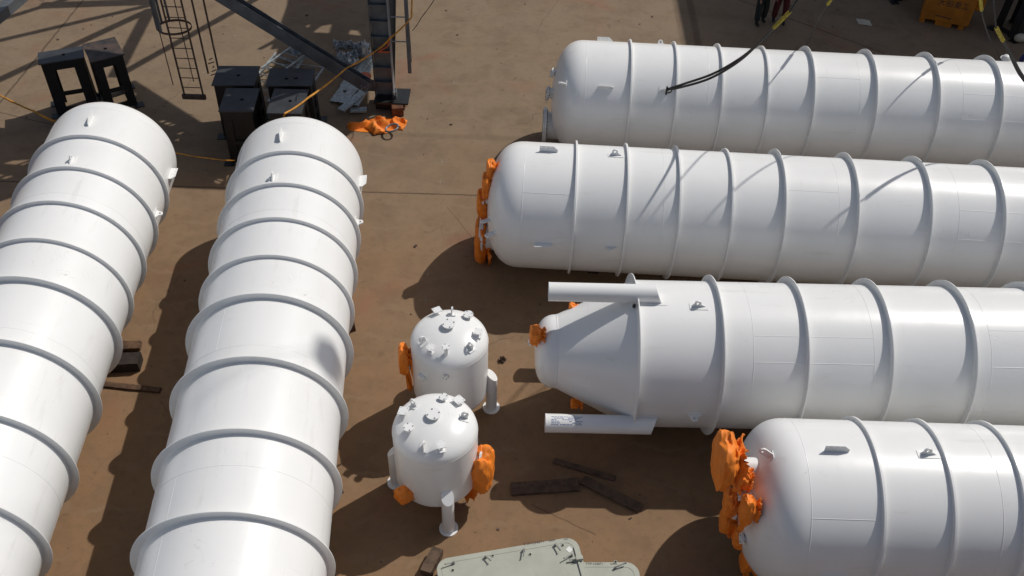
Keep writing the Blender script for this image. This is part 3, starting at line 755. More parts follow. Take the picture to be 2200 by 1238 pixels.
# ---------------------------------------------------------------- black steel stands
ZS = 1.6
def stand(quad, label, zs=ZS, mat_top=None, holes=1, flare=0.02, solid=False, dims=None, handle=False):
    if dims: c, ang, wx, wy = dims
    else:
        q = [at(x, y, zs) for x, y in quad]; c = sum(q, Vector()) / 4
        ex = ((q[1] - q[0]) + (q[2] - q[3])) / 2; ey = ((q[0] - q[3]) + (q[1] - q[2])) / 2
        ang = math.atan2(ex.y, ex.x); wx, wy = ex.length, ey.length
    root = thing('steel_stand', label, 'steel stand', (c.x, c.y, 0), ang, 'black steel stands')
    hl = [circle(0.06, 0.0, 0.05, 16)] if holes == 1 else [circle(-0.1, -0.08, 0.05, 14), circle(0.14, -0.06, 0.05, 14)]
    MB().plate([(-wx / 2, -wy / 2), (wx / 2, -wy / 2), (wx / 2, wy / 2), (-wx / 2, wy / 2)], hl, 0.03, Matrix.Translation((0, 0, zs - 0.015))).build('top_plate', mat_top or M_top, root, smooth=0)
    if handle: MB().tube([(wx * .25, wy * .22, zs - 0.01), (wx * .25, wy * .22, zs + 0.05), (wx * .25, wy * .02, zs + 0.05), (wx * .25, wy * .02, zs - 0.01)], 0.008, 6).build('handle', M_black, root)
    hx, hy = wx / 2 - 0.05, wy / 2 - 0.05; lw = min(0.27, wx * .26)
    zt2 = zs - 0.03
    # top skirt
    sk = MB()
    for sy in (-1, 1): sk.box((0, sy * hy, zt2 - 0.12), (2 * hx, 0.014, 0.24))
    for sx in (-1, 1): sk.box((sx * hx, 0, zt2 - 0.12), (0.014, 2 * hy - 0.016, 0.24))
    sk.build('top_rail', M_black, root, smooth=0)
    for sx in (-1, 1):
        for sy in (-1, 1):
            a = Vector((sx * hx, sy * hy, zt2)); bt = Vector((sx * (hx + flare), sy * (hy + flare), 0.02))
            lb = MB()
            # angle section leg: two flat strips
            for (dx, dy) in ((-sx * lw, 0), (0, -sy * lw)):
                k = 0.012; nx, ny = (0, k) if dx else (k, 0)
                vs = [a + Vector((0, 0, 0)), a + Vector((dx, dy, 0)), bt + Vector((dx, dy, 0)), bt]
                vs = [p + Vector((nx * e, ny * e, 0)) for e in (-1 if (sx if nx else sy) > 0 else 1, 0) for p in vs]
                lb.add(vs, [(0, 1, 2, 3), (4, 7, 6, 5), (0, 4, 5, 1), (1, 5, 6, 2), (2, 6, 7, 3), (3, 7, 4, 0)])
            lo = lb.build('leg', M_black, root, smooth=0)
            MB().box(bt + Vector((sx * 0.03, sy * 0.03, -0.01)), (0.26, 0.26, 0.02)).build('foot_plate', M_black, lo, smooth=0)
    for z, hgt_ in ((0.62, 0.13), (0.14, 0.14)):
        f = flare * (1 - z / zs); cb = MB()
        for sy in ((-1, 1) if solid else (-1,)): cb.box((0, sy * (hy + f), z), (2 * (hx + f) - 0.03, 0.012, hgt_))
        for sx in ((-1, 1) if solid or z < 0.3 else ()): cb.box((sx * (hx + f), 0, z), (0.012, 2 * (hy + f) - 0.05, hgt_))
        cb.build('crossbar', M_black, root, smooth=0)
    if solid:
        MB().box((0, 0, zs * 0.6), (2 * hx - 0.06, 2 * hy - 0.06, zs * 0.75)).build('inner_plate', M_black, root, smooth=0)
    return root, c, ang, wx, wy
stand([(76, 115), (173, 98.6), (186, 123), (87, 137)], 'open black steel stand with a grey sunlit top, leftmost stand in the yard')
stand([(176, 97), (247, 77.6), (266.6, 118), (194, 132.5)], 'open black steel stand with a rusty brown top, behind the far left tank', mat_top=M_blackrust)
stand([(466.9, 142), (553, 141.6), (552.5, 184), (455.6, 182.6)], 'back left stand of the four boxy black stands', solid=True)
stand([(484.6, 189.5), (557.4, 189.5), (544.4, 240), (470, 239)], 'front left stand of the four boxy black stands, grey sunlit top', solid=True)
stand([(581.6, 147), (678.6, 147), (669, 185), (568.7, 184)], 'back right stand of the four boxy black stands, two holes in top', solid=True, holes=2)
stand([(591, 190.7), (664, 192.3), (646, 245), (570, 242.4)], 'front right of the four boxy black stands, orange rope over its top', solid=True, handle=True)
stand(None, 'open black steel stand in shade at the top right corner', dims=(at(2190, 85) + Vector((0, 0.5, 0)), 0.5, 1.0, 0.9))
stand(None, 'black steel stand in shade behind the yellow bin, at the top edge', dims=(Vector((12.9, 30.3, 0)), 0.2, 1.2, 0.8))

# ---------------------------------------------------------------- steel frame at upper left (column, brace, deck above)
YC = 22.75
cb_, ct_ = aty(828, 205, YC), aty(815, 0, YC)
cx0 = cb_.x
sf = thing('steel_tower', 'tall grey steel column with a slanting brace, rising out of view at the top', 'steel frame', (cx0, YC, 0))
ZT = 6.55
wcol = 0.50
def hcol(x, y, wd, dp, z0, z1, name, root, stiff=True):
    MB().box((x, y, (z0 + z1) / 2), (wd - 0.05, 0.016, z1 - z0)).build('web', M_grey, root, smooth=0)
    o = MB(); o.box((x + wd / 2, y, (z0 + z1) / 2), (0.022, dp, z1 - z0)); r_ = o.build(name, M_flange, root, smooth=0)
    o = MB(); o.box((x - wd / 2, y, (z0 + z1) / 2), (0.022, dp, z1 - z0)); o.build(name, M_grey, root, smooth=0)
    if stiff:
        z = z0 + 0.45
        while z < z1:
            MB().box((x, y, z), (wd - 0.03, dp - 0.03, 0.014)).build('stiffener', M_grey, root, smooth=0); z += 0.46
hcol(0, 0, wcol, 0.30, 0.32, ZT, 'column_flange', sf)
MB().box((0.20, -0.05, 0.29), (0.95, 0.75, 0.05)).build('base_plate', M_black, sf, smooth=0)
MB().box((0.08, 0.0, 0.135), (0.66, 0.55, 0.26)).build('pedestal', M_black, sf, smooth=0)
gp = MB()
for sx in (0.30, 0.22): gp.box((sx + 0.03, -0.12, 0.42), (0.02, 0.2, 0.22))
gp.box((-0.38, -0.05, 0.62), (0.34, 0.02, 0.36)); gp.build('gusset', M_grey, sf, smooth=0)
def ibeam(root, a, b, h, wd, name, mat=None, matf=None):
    a, b = Vector(a), Vector(b); d = (b - a).normalized(); sd_ = d.cross(Vector((0, 0, 1))).normalized(); up = sd_.cross(d).normalized()
    o = MB().beam(a, b, 0.014, h - 0.03).build(name, mat or M_grey, root, smooth=0)
    for k in (-1, 1):
        MB().beam(a + up * k * h / 2, b + up * k * h / 2, wd, 0.018).build('flange', matf or M_grey, o, smooth=0)
    return o
org = Vector((cx0, YC, 0))
ba, bb_ = aty(793, 186, YC - 0.05) - org, aty(492, 0, YC - 0.05) - org
dd = (bb_ - ba).normalized()
# brace lying flat: web seen from above between two flanges
def brace(a, b, h, name):
    a, b = Vector(a), Vector(b); d = (b - a).normalized(); yv = Vector((0, 1, 0)); n = d.cross(yv).normalized()
    o = MB().beam(a, b, 0.20, 0.014, up=n).build(name, M_grey, sf, smooth=0)
    for k in (-1, 1):
        q = n * 0 + yv * 0.11 * k
        MB().beam(a + q, b + q, 0.016, h, up=n).build('flange', M_grey if k > 0 else M_grey, o, smooth=0)
    return o
brace(ba, ba + dd * 7.2, 0.33, 'brace')
ibeam(sf, aty(840, 203, YC + 0.2) - org, aty(840, 203, YC + 0.2) - org + Vector((0.42, 0.25, 6.2)), 0.16, 0.12, 'rear_post')
jb = MB()
for i in range(3):
    for j in range(2):
        p = ba + dd * (0.02 + 0.09 * i) + Vector((0, -0.22, 0)) + Vector((0, 0, 0.05 - 0.1 * j)); jb.lathe([(p.y, 0.02), (p.y - 0.03, 0.02)], 'Y', 8, c=(p.x, 0, p.z))
jb.build('bolt', M_flange, sf, smooth=0)
# short ladder bolted to the right of the column
lx = aty(880, 150, YC).x - cx0; lz = aty(884, 158, YC).z
ld = MB().box((lx, 0.02, (lz + ZT) / 2), (0.10, 0.05, ZT - lz)).build('ladder', M_grey, sf, smooth=0)
MB().beam((lx + 0.03, 0.10, lz + .3), (lx - 0.04, 0.10, ZT), 0.06, 0.05, up=(0, 1, 0)).build('flange', M_rust, ld, smooth=0)
z = lz + 0.95
while z < ZT:
    MB().tube([(wcol / 2, 0.02, z), (lx, 0.02, z)], 0.018, 8).build('rung', M_flange, ld); z += 0.72
# deck and bracing overhead, out of the picture; they throw the shadows on the left
SH = L / L.z
def up_(px, h): return at(*px) + SH * h - org
def deck(pxs, h, name='deck_plate'):
    p = [up_(q, h) for q in pxs]; n = len(p)
    MB().add(p + [q + Vector((0, 0, 0.06)) for q in p], [tuple(range(n)), tuple(range(n, 2 * n))[::-1]] + [(i, (i + 1) % n, n + (i + 1) % n, n + i) for i in range(n)]).build(name, M_grey, sf, smooth=0)
hD = 6.6
def deck_holes(pxs, hol, h):
    P = [up_(q, h) for q in pxs]; Hs = [[up_(q, h) for q in hh] for hh in hol]
    MB().plate([(p.x, p.y) for p in P], [[(p.x, p.y) for p in hh] for hh in Hs], 0.06, Matrix.Translation((0, 0, P[0].z))).build('deck_plate', M_grey, sf, smooth=0)
deck_holes([(-260, 345), (-90, 300), (108, 250), (190, 262), (300, 200), (330, 218), (415, 270), (470, 268), (488, 330), (485, 408), (300, 400), (120, 395), (-20, 440), (-260, 430)],
           [[(22, 322), (72, 318), (95, 306), (60, 312)], [(5, 352), (48, 356), (78, 342), (30, 345)], [(372, 303), (400, 303), (425, 292), (398, 294)], [(448, 384), (470, 398), (482, 386), (462, 382)], [(395, 355), (412, 358), (416, 352)], [(-60, 380), (10, 385), (30, 378), (-20, 372)],
            [(340, 262), (372, 275), (378, 268), (352, 258)], [(362, 285), (392, 290), (396, 284)], [(470, 282), (470, 296), (480, 300), (480, 290)]], hD)
deck_holes([(628, -40), (812, -40), (800, 45), (790, 200), (792, 262), (770, 275), (740, 296), (690, 318), (600, 350), (490, 345), (492, 262), (540, 230), (590, 140)],
           [[(672, 70), (708, 72), (714, 52), (690, 56)], [(748, 74), (778, 78), (770, 66), (752, 64)], [(655, 58), (664, 60), (668, 50)]], hD + 0.25)
for i, (a, b_, wd) in enumerate([((-60, 62), (150, -4), 0.20), ((90, 12), (330, 4), 0.34), ((-80, 106), (320, 12), 0.20), ((-80, 208), (312, 26), 0.24), ((246, 165), (322, 20), 0.26),
                                 ((262, 158), (560, -8), 0.20), ((276, 178), (440, 282), 0.24), ((-120, 62), (120, -40), 0.3), ((20, -30), (330, -30), 0.5), ((590, 105), (640, -30), 0.10), ((560, 105), (640, 60), 0.10)]):
    MB().beam(up_(a, 6.9 + 0.012 * i), up_(b_, 6.9 + 0.012 * i), wd, 0.2).build('overhead_beam', M_grey, sf, smooth=0)
# corner beam at the top left of the picture
ca, cb2 = at(-40, 62, 3.0), at(60, -22, 3.0)
MB().beam(ca - org, cb2 - org, 0.30, 0.25).build('corner_beam', M_grey, sf, smooth=0)['label'] = 'dark steel beam cutting across the top left corner'

# caged ladder
YL = 21.6
p0, p1 = aty(397, 207, YL), aty(437, 207, YL); wl = (p1 - p0).x; zb = p0.z
cl = thing('caged_ladder', 'rusty caged ladder hanging above the ground between the stands', 'ladder', ((p0.x + p1.x) / 2, YL, 0))
for sx in (-1, 1):
    MB().box((sx * wl / 2, 0, (zb + 7.2) / 2), (0.025, 0.07, 7.2 - zb)).build('rail', M_rust, cl, smooth=0)
z = zb + 0.28
while z < 7:
    MB().tube([(-wl / 2, 0, z), (wl / 2, 0, z)], 0.012, 6).build('rung', M_rust, cl); z += 0.29
MB().box((0, -0.01, zb), (wl + 0.12, 0.08, 0.13)).build('bottom_plate', M_rust, cl, smooth=0)
for k, z in enumerate((2.62, 3.9, 5.2)):
    hp = []
    for i in range(22):
        a = R_(-10 - 235 * i / 21 + 195 - 40); rad = 0.43
        hp.append(Vector((-0.22 + rad * math.cos(a), 0.42 + rad * math.sin(a), z)))
    hp = [Vector((-0.22 + 0.43 * math.cos(2 * PI * i / 26), 0.36 + 0.36 * math.sin(2 * PI * i / 26), z)) for i in range(27)]
    hb_ = MB()
    for i in range(26): hb_.beam(hp[i], hp[i + 1], 0.012, 0.06)
    hb_.build('cage_hoop', M_rust, cl, smooth=0)
for a in (120, 150, 180, 205, 235):
    x, y = -0.22 + 0.43 * math.cos(R_(a)), 0.36 + 0.36 * math.sin(R_(a))
    MB().box((x, y, 4.9), (0.06, 0.012, 4.6)).build('cage_strap', M_grey, cl, smooth=0)
for (pa_, pb2) in (((368, 15), (372, 183)), ((398, 75), (416, 175))):
    q = aty(*pb2, YL + 0.5) - Vector((cl.location.x, YL, 0))
    MB().tube([q, (q.x, q.y, 6)], 0.014, 6).build('hanging_rod', M_rust, cl)
# second pair of rails
YR = 22.4
hr = thing('hanging_rails', 'pair of thin rusty rails hanging down just right of the caged ladder', 'ladder rails', (aty(458, 150, YR).x, YR, 0))
for px in ((452, 158), (464, 145)):
    q = aty(*px, YR) - Vector(hr.location); q.y = 0
    MB().box((q.x * 1.6, 0, (q.z + 7) / 2), (0.035, 0.05, 7 - q.z)).build('rail', M_rust, hr, smooth=0)
ck = MB()
for i in range(5): ck.tube([(-0.1 + 0.05 * (i % 3), 0, 0.95 + 0.12 * i), (0.04 + 0.03 * (i % 2), 0.02, 1.0 + 0.12 * i)], 0.014, 6)
ck.build('chain', M_rust, hr)

# ---------------------------------------------------------------- galvanised piles
def grid_frame(c, ang, lx_, ly_, nx, ny, z, label, tilt=0.03):
    root = thing('galvanised_frame', label, 'ladder frame', (c.x, c.y, z), ang, 'galvanised frames in the pile behind the stands'); root.rotation_euler = (tilt, 0.02, ang)
    for y in (-ly_ / 2, ly_ / 2): MB().box((0, y, 0), (lx_, 0.045, 0.05)).build('side_rail', M_galv, root, smooth=0)
    for i in range(nx):
        x = -lx_ / 2 + lx_ * (i + .5) / nx; MB().tube([(x, -ly_ / 2, 0), (x, ly_ / 2, 0)], 0.016, 8).build('rung', M_galv, root)
    return root
c1 = at(590, 165, 0.1)
grid_frame(at(585, 165, 0.1), R_(78), 2.5, 0.85, 7, 0, 0.10, 'left galvanised ladder frame lying beside the back right stand')
grid_frame(at(655, 165, 0.2), R_(-102), 2.2, 0.75, 6, 0, 0.22, 'right galvanised ladder frame sticking out from behind the back right stand')
grid_frame(at(615, 130, 0.3), R_(64), 1.5, 0.6, 5, 0, 0.32, 'small galvanised ladder frame on top of the pile, under the slanting brace')
def plank(c, ang, l_, wd, z, label, tilt=0.0, mat=None):
    outl = [(-l_ / 2, -wd / 2), (l_ / 2, -wd / 2), (l_ / 2, wd / 2), (-l_ / 2, wd / 2)]
    holes = [circle(-l_ / 2 + 0.1 + 0.16 * i, (0.25 if i % 2 else -0.05) * wd, 0.014, 6) for i in range(int((l_ - .1) / .16))]
    b = MB().plate(outl, holes, 0.008, Matrix.Identity(4))
    for sy in (-1, 1): b.box((0, sy * wd / 2, -0.02), (l_, 0.006, 0.045))
    o = b.build('perforated_plank', mat or M_galv, None, smooth=0); o.location = (c.x, c.y, z); o.rotation_euler = (0, tilt, ang)
    return tag(o, label, 'metal plank', 'galvanised planks scattered beside the column')
pk = [((735, 195), 75, 1.1, .26, .08, 'leftmost perforated galvanised plank in the heap left of the column'),
      ((752, 200), 70, 1.0, .24, .14, 'dark perforated plank second from the left in the heap'),
      ((758, 215), 63, 1.15, .22, .22, 'shiny perforated plank lying slanted at the front of the heap'),
      ((772, 208), 80, .9, .24, .17, 'perforated plank ending in a bent tip, at the front of the heap'),
      ((775, 150), 77, 2.2, .22, .16, 'long light galvanised plank under the red disc'),
      ((788, 150), 80, 2.2, .24, .10, 'long light galvanised plank nearest the column'),
      ((762, 155), 74, 1.6, .22, .06, 'long plank half hidden under crumpled sheets'),
      ((770, 235), 5, .45, .2, .12, 'short plank lying crosswise at the near end of the heap'),
      ((768, 98), 2, .7, .3, .2, 'wide plate lying crosswise at the far end of the heap')]
for p, a, l_, wd, z, lab in pk: plank(at(p[0], p[1], z), R_(a), l_, wd, z, lab, random.uniform(-.04, .04))
def scrap(c, sx, sy, sz, seed, label, mat, cat='sheet metal'):
    n = 14; vs = []; rnd = random.Random(seed)
    for j in range(n + 1):
        for i in range(n + 1):
            x, y = (i / n - .5), (j / n - .5); q = Vector((x * 3 + seed, y * 3, seed * 2))
            z = abs(noise.noise(q)) * 1.6 + abs(noise.noise(q * 2.4)) * 0.8
            e = 0.15 * noise.noise(q * 1.7 + Vector((9, 9, 9)))
            vs.append((sx * (x + e), sy * (y - e), sz * z * (1 - 1.4 * max(abs(x), abs(y)) ** 2)))
    o = MB().add(vs, [(j * (n + 1) + i, j * (n + 1) + i + 1, (j + 1) * (n + 1) + i + 1, (j + 1) * (n + 1) + i) for j in range(n) for i in range(n)]).build('crumpled_sheet', mat, None, smooth=20)
    o.location = c; o.rotation_euler = (0, 0, rnd.uniform(0, 6)); s2_ = o.modifiers.new('t', 'SOLIDIFY'); s2_.thickness = 0.008
    return tag(o, label, cat)
for i, (p, sx, sy, lab) in enumerate([((740, 103), .55, .35, 'crumpled grey sheet at the far left of the heap by the column'), ((745, 130), .6, .6, 'large crumpled silvery sheet in the middle of the heap'), ((775, 108), .5, .4, 'twisted shiny metal scrap on top of the heap'), ((778, 118), .35, .35, 'small twisted scrap at the far end of the heap'), ((640, 115), .5, .35, 'bent grey sheet on the frame pile under the brace')]):
    scrap(at(*p, .25) - Vector((0, 0, .03)), sx, sy, .3, 5 + i, lab, M_foil)
rd = at(783, 165, .3)
tag(MB().lathe([(rd.z, .2), (rd.z + .03, .2)], 'Z', 28, c=(rd.x, rd.y, 0)).build('red_disc', M_redor, None), 'red orange round plate lying on the heap beside the column', 'disc')
rb_ = at(857, 242, 0.1)
scr = MB(); scr.box((rb_.x - .05, rb_.y + .1, .14), (.32, .34, .28), rz=.2); scr.box((rb_.x + 0.05, rb_.y + .45, .08), (.2, .4, .16), rz=-.1)
tag(scr.build('rusty_block', M_rustblock, None, smooth=0, bevel=.02), 'rusty brown steel block at the foot of the grey column', 'steel block')

# orange sheets on the ground
def tarp(c, sx, sy, h, seed, label, rz):
    n = 26; vs = []
    for j in range(n + 1):
        for i in range(n + 1):
            x, y = (i / n - .5), (j / n - .5); q = Vector((x * 1.7 + seed, y * 1.5, seed))
            ridge = (1 - abs(noise.noise(q)) * 3.0) * .75 + (1 - abs(noise.noise(q * 2.3)) * 2) * .15
            edge = max(abs(x), abs(y)) * 2
            z = max(0.012, h * max(0, ridge) * (1 - edge ** 4 * .85))
            e = .22 * noise.noise(q * .9 + Vector((4, 4, 4))); vs.append((sx * (x + e), sy * (y + e * .7), z))
    o = MB().add(vs, [(j * (n + 1) + i, j * (n + 1) + i + 1, (j + 1) * (n + 1) + i + 1, (j + 1) * (n + 1) + i) for j in range(n) for i in range(n)]).build('orange_sheet', M_orange, None, smooth=24)
    o.location = c; o.rotation_euler = (0, 0, rz); s3_ = o.modifiers.new('t', 'SOLIDIFY'); s3_.thickness = .01
    return tag(o, label, 'cloth sheet', 'orange cloth sheets dropped by the column')
tarp(at(783, 273), 0.85, .42, .24, 81, 'left folded orange sheet on the ground below the column', .0)
tarp(at(815, 272), 0.7, .8, .30, 82, 'middle heaped orange sheet on the ground below the column', .5)
tarp(at(848, 266), 0.7, .5, .20, 83, 'right orange sheet under the grey ring, on the ground below the column', -.15)
hr_ = at(842, 275, .20)
tag(MB().tube([(hr_.x + .17 * math.cos(a), hr_.y + .17 * math.sin(a), hr_.z + .05 * math.cos(a)) for a in [2 * PI * k / 30 for k in range(30)]], .028, 8).build('hose_ring', M_hose, None), 'grey coiled ring lying on the right orange sheet', 'ring')

# barrier rope
def rope(pts, r, name, mat, label, cat, sag=0.0, flat=False):
    out = []
    for a, b in zip(pts[:-1], pts[1:]):
        a, b = Vector(a), Vector(b)
        for k in range(12):
            t = k / 12; p = a.lerp(b, t); p.z -= sag * 4 * t * (1 - t); out.append(p)
    out.append(Vector(pts[-1]))
    rr = [r * (1 + .45 * noise.noise(Vector((i * .35, r * 100, 1)))) for i in range(len(out))]
    return tag(MB().tube(out, rr, 8).build(name, mat, None), label, cat)
rope([aty(886, -60, YC), aty(884, 38, YC - .08), aty(838, 82, YC - .17), aty(812, 106, YC - .18), aty(745, 146, 21.7), at(660, 212, 1.66), at(612, 244, 1.64), at(604, 256, 1.2)], .024, 'barrier_rope', M_tape, 'yellow orange rope strung from the ladder round the column to the front right stand', 'rope', .03)
rope([aty(838, 80, YC - .16), aty(833, 100, YC - .16), aty(812, 112, YC - .16), aty(838, 112, YC - .16)], .022, 'knotted_cloth', M_redor, 'red orange cloth strip knotted round the grey column', 'cloth')
rope([at(-60, 172, .9), at(-2, 204, .75), at(75, 240, .5), at(120, 262, .2)], .028, 'barrier_rope', M_tape, 'orange rope coming in from the left edge to the leftmost stand', 'rope', .03)
rope([at(300, 322, .3), at(385, 330, .35), at(455, 341, .4), at(504, 345, .5)], .016, 'barrier_rope', M_tape, 'thin orange rope between the two left tanks, ending at the front left boxy stand', 'rope', .02)
rope([aty(940, -12, YC), aty(905, 38, YC), aty(886, 66, YC)], .010, 'thin_line', M_wire, 'thin dark line running up to the right from the ladder by the column', 'rope', .03)

# ---------------------------------------------------------------- pale green ship hatches
def text_mesh(body, size, mat, parent, m4, ext=0.0015):
    cu = bpy.data.curves.new('lettering', 'FONT'); cu.body = body; cu.size = size; cu.extrude = ext; cu.align_x = 'CENTER'; cu.align_y = 'CENTER'
    o = bpy.data.objects.new('tmp', cu); C.objects.link(o); bpy.context.view_layer.update()
    me = bpy.data.meshes.new_from_object(o.evaluated_get(bpy.context.evaluated_depsgraph_get())); bpy.data.objects.remove(o)
    me.transform(m4); me.materials.clear(); me.materials.append(mat)
    t = bpy.data.objects.new('lettering', me); C.objects.link(t); t.parent = parent; return t
def hatch(pl, pr, depth, z, label, levers, texts, rcor=.22, raised=None, hinge=False, mark=None):
    a, b = at(*pl, z), at(*pr, z); ex = (b - a); wd = ex.length; ang = math.atan2(ex.y, ex.x); ey = Vector((math.sin(ang), -math.cos(ang), 0))
    c = (a + b) / 2 + ey * depth / 2
    root = thing('ship_hatch', label, 'hatch door', (c.x, c.y, z - .09), ang, 'pale green hatch doors')
    MB().plate(rrect(wd, depth, rcor, 10), (), .05, Matrix.Translation((0, 0, .065))).build('panel', M_hatch, root, smooth=40, bevel=.008)
    MB().plate(rrect(wd - .02, depth - .02, rcor - .01, 10), [rrect(wd - .06, depth - .06, rcor - .03, 10)], .06, Matrix.Translation((0, 0, .012))).build('rim', M_hatch, root, smooth=40)
    if raised:
        MB().plate(rrect(raised[2], raised[3], .12, 8), (), .022, Matrix.Translation((raised[0], raised[1], .10))).build('raised_panel', M_hatch, root, smooth=40, bevel=.008)
    MB().plate(rrect(wd - .16, depth - .16, rcor - .06, 10), [rrect(wd - .19, depth - .19, rcor - .075, 10)], .006, Matrix.Translation((0, 0, .0925))).build('bead', M_hatch, root, smooth=40)
    inv = Matrix.Rotation(-ang, 3, 'Z')
    for (px, a2, l_) in levers:
        p = inv @ (at(*px, z) - c); a2 = R_(a2) - ang * 0
        lv = MB(); lv.lathe([(.09, .026), (.125, .022), (.16, .016)], 'Z', 14, c=(p.x, p.y, 0))
        lv.beam((p.x, p.y, .145), (p.x + l_ * math.cos(a2), p.y + l_ * math.sin(a2), .165), .02, .014)
        lv.lathe([(.155, .011), (.185, .011)], 'Z', 10, c=(p.x + l_ * .97 * math.cos(a2), p.y + l_ * .97 * math.sin(a2), 0))
        lo = lv.build('dog_lever', M_steel, root, smooth=40)
        q = (p.x + .13 * math.cos(a2 + 1.1), p.y + .13 * math.sin(a2 + 1.1))
        MB().lathe([(.09, .03), (.099, .03), (.099, .02), (.09, .02)], 'Z', 16, c=(q[0], q[1], 0)).build('boss_ring', M_hatch, root)
    for (px, body, size) in texts:
        p = inv @ (at(*px, z) - c); text_mesh(body, size, M_ink, root, Matrix.Translation((p.x, p.y, .0915)))
    if hinge:
        p = inv @ (at(*hinge, z) - c)
        h = MB(); h.box((p.x, p.y - .25, .105), (.035, .75, .03)); h.box((p.x + .02, p.y - .12, .14), (.12, .07, .07)); h.tube([(p.x - .16, p.y - .12, .15), (p.x + .05, p.y - .12, .15)], .018, 8)
        h.build('hinge', M_hatch, root, smooth=30)
    if mark:
        p = inv @ (at(*mark, z) - c); MB().box((p.x, p.y, .0925), (.09, .09, .003), rz=.6).build('sticker', M_sign, root, smooth=0)
    return root
hatch((935, 1203), (1238, 1152), 1.3, .33, 'large pale green hatch door lying skewed at the bottom edge, uppermost of the two',
      [((975, 1211), 190, .16), ((1043, 1199), -55, .13), ((1125, 1184), 255, .14), ((1193, 1173), -70, .15), ((1228, 1195), 200, .17)],
      [((1147, 1167), 'TTP-134071', .075), ((1186, 1161.5), 'NAPF', .05), ((1216, 1158.5), 'PCU', .04)],
      raised=(-.12, -.18, .95, .75), hinge=(1238, 1190), mark=(1223, 1181))
hatch((1150, 1208), (1371, 1208), 1.1, .20, 'smaller pale green hatch door at the bottom edge, partly under the larger one',
      [((1322, 1222), 20, .2)], [((1277, 1212), 'TTP-134071', .06), ((1318, 1212), 'NAPFS', .04)])
pw = at(922, 1208, .1); timber((pw.x + .05, pw.y, .11), (.5, .2, .2), 1.2, 'dark timber under the left corner of the large hatch door', M_board)

# ---------------------------------------------------------------- yellow bin top right
pa, pb2 = at(1973, 47), at(2076, 68); ex = pb2 - pa; wd = ex.length; ang = math.atan2(ex.y, ex.x)
c0 = (pa + pb2) / 2; ey = Vector((-math.sin(ang), math.cos(ang), 0)); dep = 1.1; c0 = c0 + ey * dep / 2
yb = thing('yellow_bin', 'yellow orange site bin with dark lettering, in shade at the top right', 'bin', (c0.x, c0.y, 0), ang)
hb2 = 1.35
b = MB()
h0 = .14
b.box((0, 0, h0 + (hb2 - h0) / 2), (wd, dep, hb2 - h0))
b.build('body', M_yellowbin, yb, smooth=0, bevel=.03)
for x in (-wd / 2 + .09, 0.0, wd / 2 - .2):
    MB().box((x, 0, .075), (.17 if x else .5, dep - .04, .15)).build('skid', M_yellowbin, yb, smooth=0)
MB().box((wd / 2 + .14, .1, .95), (.26, dep * .7, .7)).build('side_hopper', M_yellowbin, yb, smooth=0, bevel=.04)
rb3 = MB()
for z in (.45, 1.05): rb3.box((0, -dep / 2 - .012, z), (wd - .1, .02, .03))
rb3.build('rib', M_yellowbin, yb, smooth=0)
mt = Matrix.Translation((.1, -dep / 2 - .003, .78)) @ Matrix.Rotation(PI / 2, 4, 'X')
text_mesh('大船重工', .24, M_ink, yb, mt)
mt = Matrix.Translation((-.02, -dep / 2 - .003, .30)) @ Matrix.Rotation(PI / 2, 4, 'X')
fm = MB()
for i_ in range(9): fm.box((-.30 + .055 * i_, -dep / 2 - .003, .34 - .004 * i_), (.03 + .012 * (i_ % 3), .004, .045 - .012 * (i_ % 2)))
fm.build('faded_marks', M_ink, yb, smooth=0)
MB().box((0, 0, hb2 + .02), (wd + .06, dep + .06, .05)).build('lid', M_yellowbin, yb, smooth=0, bevel=.02)

# paper, can, gravel, chalk marks
pp = at(1855, 47); n = 6
vs = [(pp.x + (i / n - .5) * .42 + .05 * noise.noise(Vector((i, j, 1))), pp.y + (j / n - .5) * .36 - (i / n) * .1 + .04 * noise.noise(Vector((i, j, 4))), .012 + .03 * abs(noise.noise(Vector((i * .8, j * .8, 2))))) for j in range(n + 1) for i in range(n + 1)]
po = MB().add(vs, [(j * (n + 1) + i, j * (n + 1) + i + 1, (j + 1) * (n + 1) + i + 1, (j + 1) * (n + 1) + i) for j in range(n) for i in range(n)]).build('paper_sheet', M_paper, None)
tag(po, 'pale crumpled paper sheet on the shaded ground at the top', 'paper')
pc = at(1079, 775); scrap(pc, .14, .14, .1, 21, 'tiny dark crumpled scrap on the ground right of the far small vessel', M_rust, 'scrap')
wb_ = at(2195, 78, .2)
sb = MB().lathe([(-.2, .0), (-.17, .09), (-.05, .14), (.1, .13), (.2, .06), (.22, 0)], 'X', 16, c=(wb_.x, wb_.y, .14)).build('white_sack', M_paper, None)
tag(sb, 'small white sack on the ground at the right edge by the shaded stand', 'sack')
g = MB(); rnd = random.Random(5)
for i in range(330):
    x = rnd.uniform(-14, 14); y = rnd.uniform(8.5, 31); s = rnd.choice((.008, .01, .014, .02, .03)) * rnd.uniform(.6, 1.5)
    m = Matrix.Rotation(rnd.uniform(0, 6), 3, 'Z') @ Matrix.Rotation(rnd.uniform(-.3, .3), 3, 'X'); g.box((x, y, s * .35), (s * 2, s * rnd.uniform(.7, 1.6), s * .7), mat=m)
tag(g.build('gravel', M_rust, None, smooth=0), 'small dark stones and rust flakes scattered over the yard', kind='stuff')
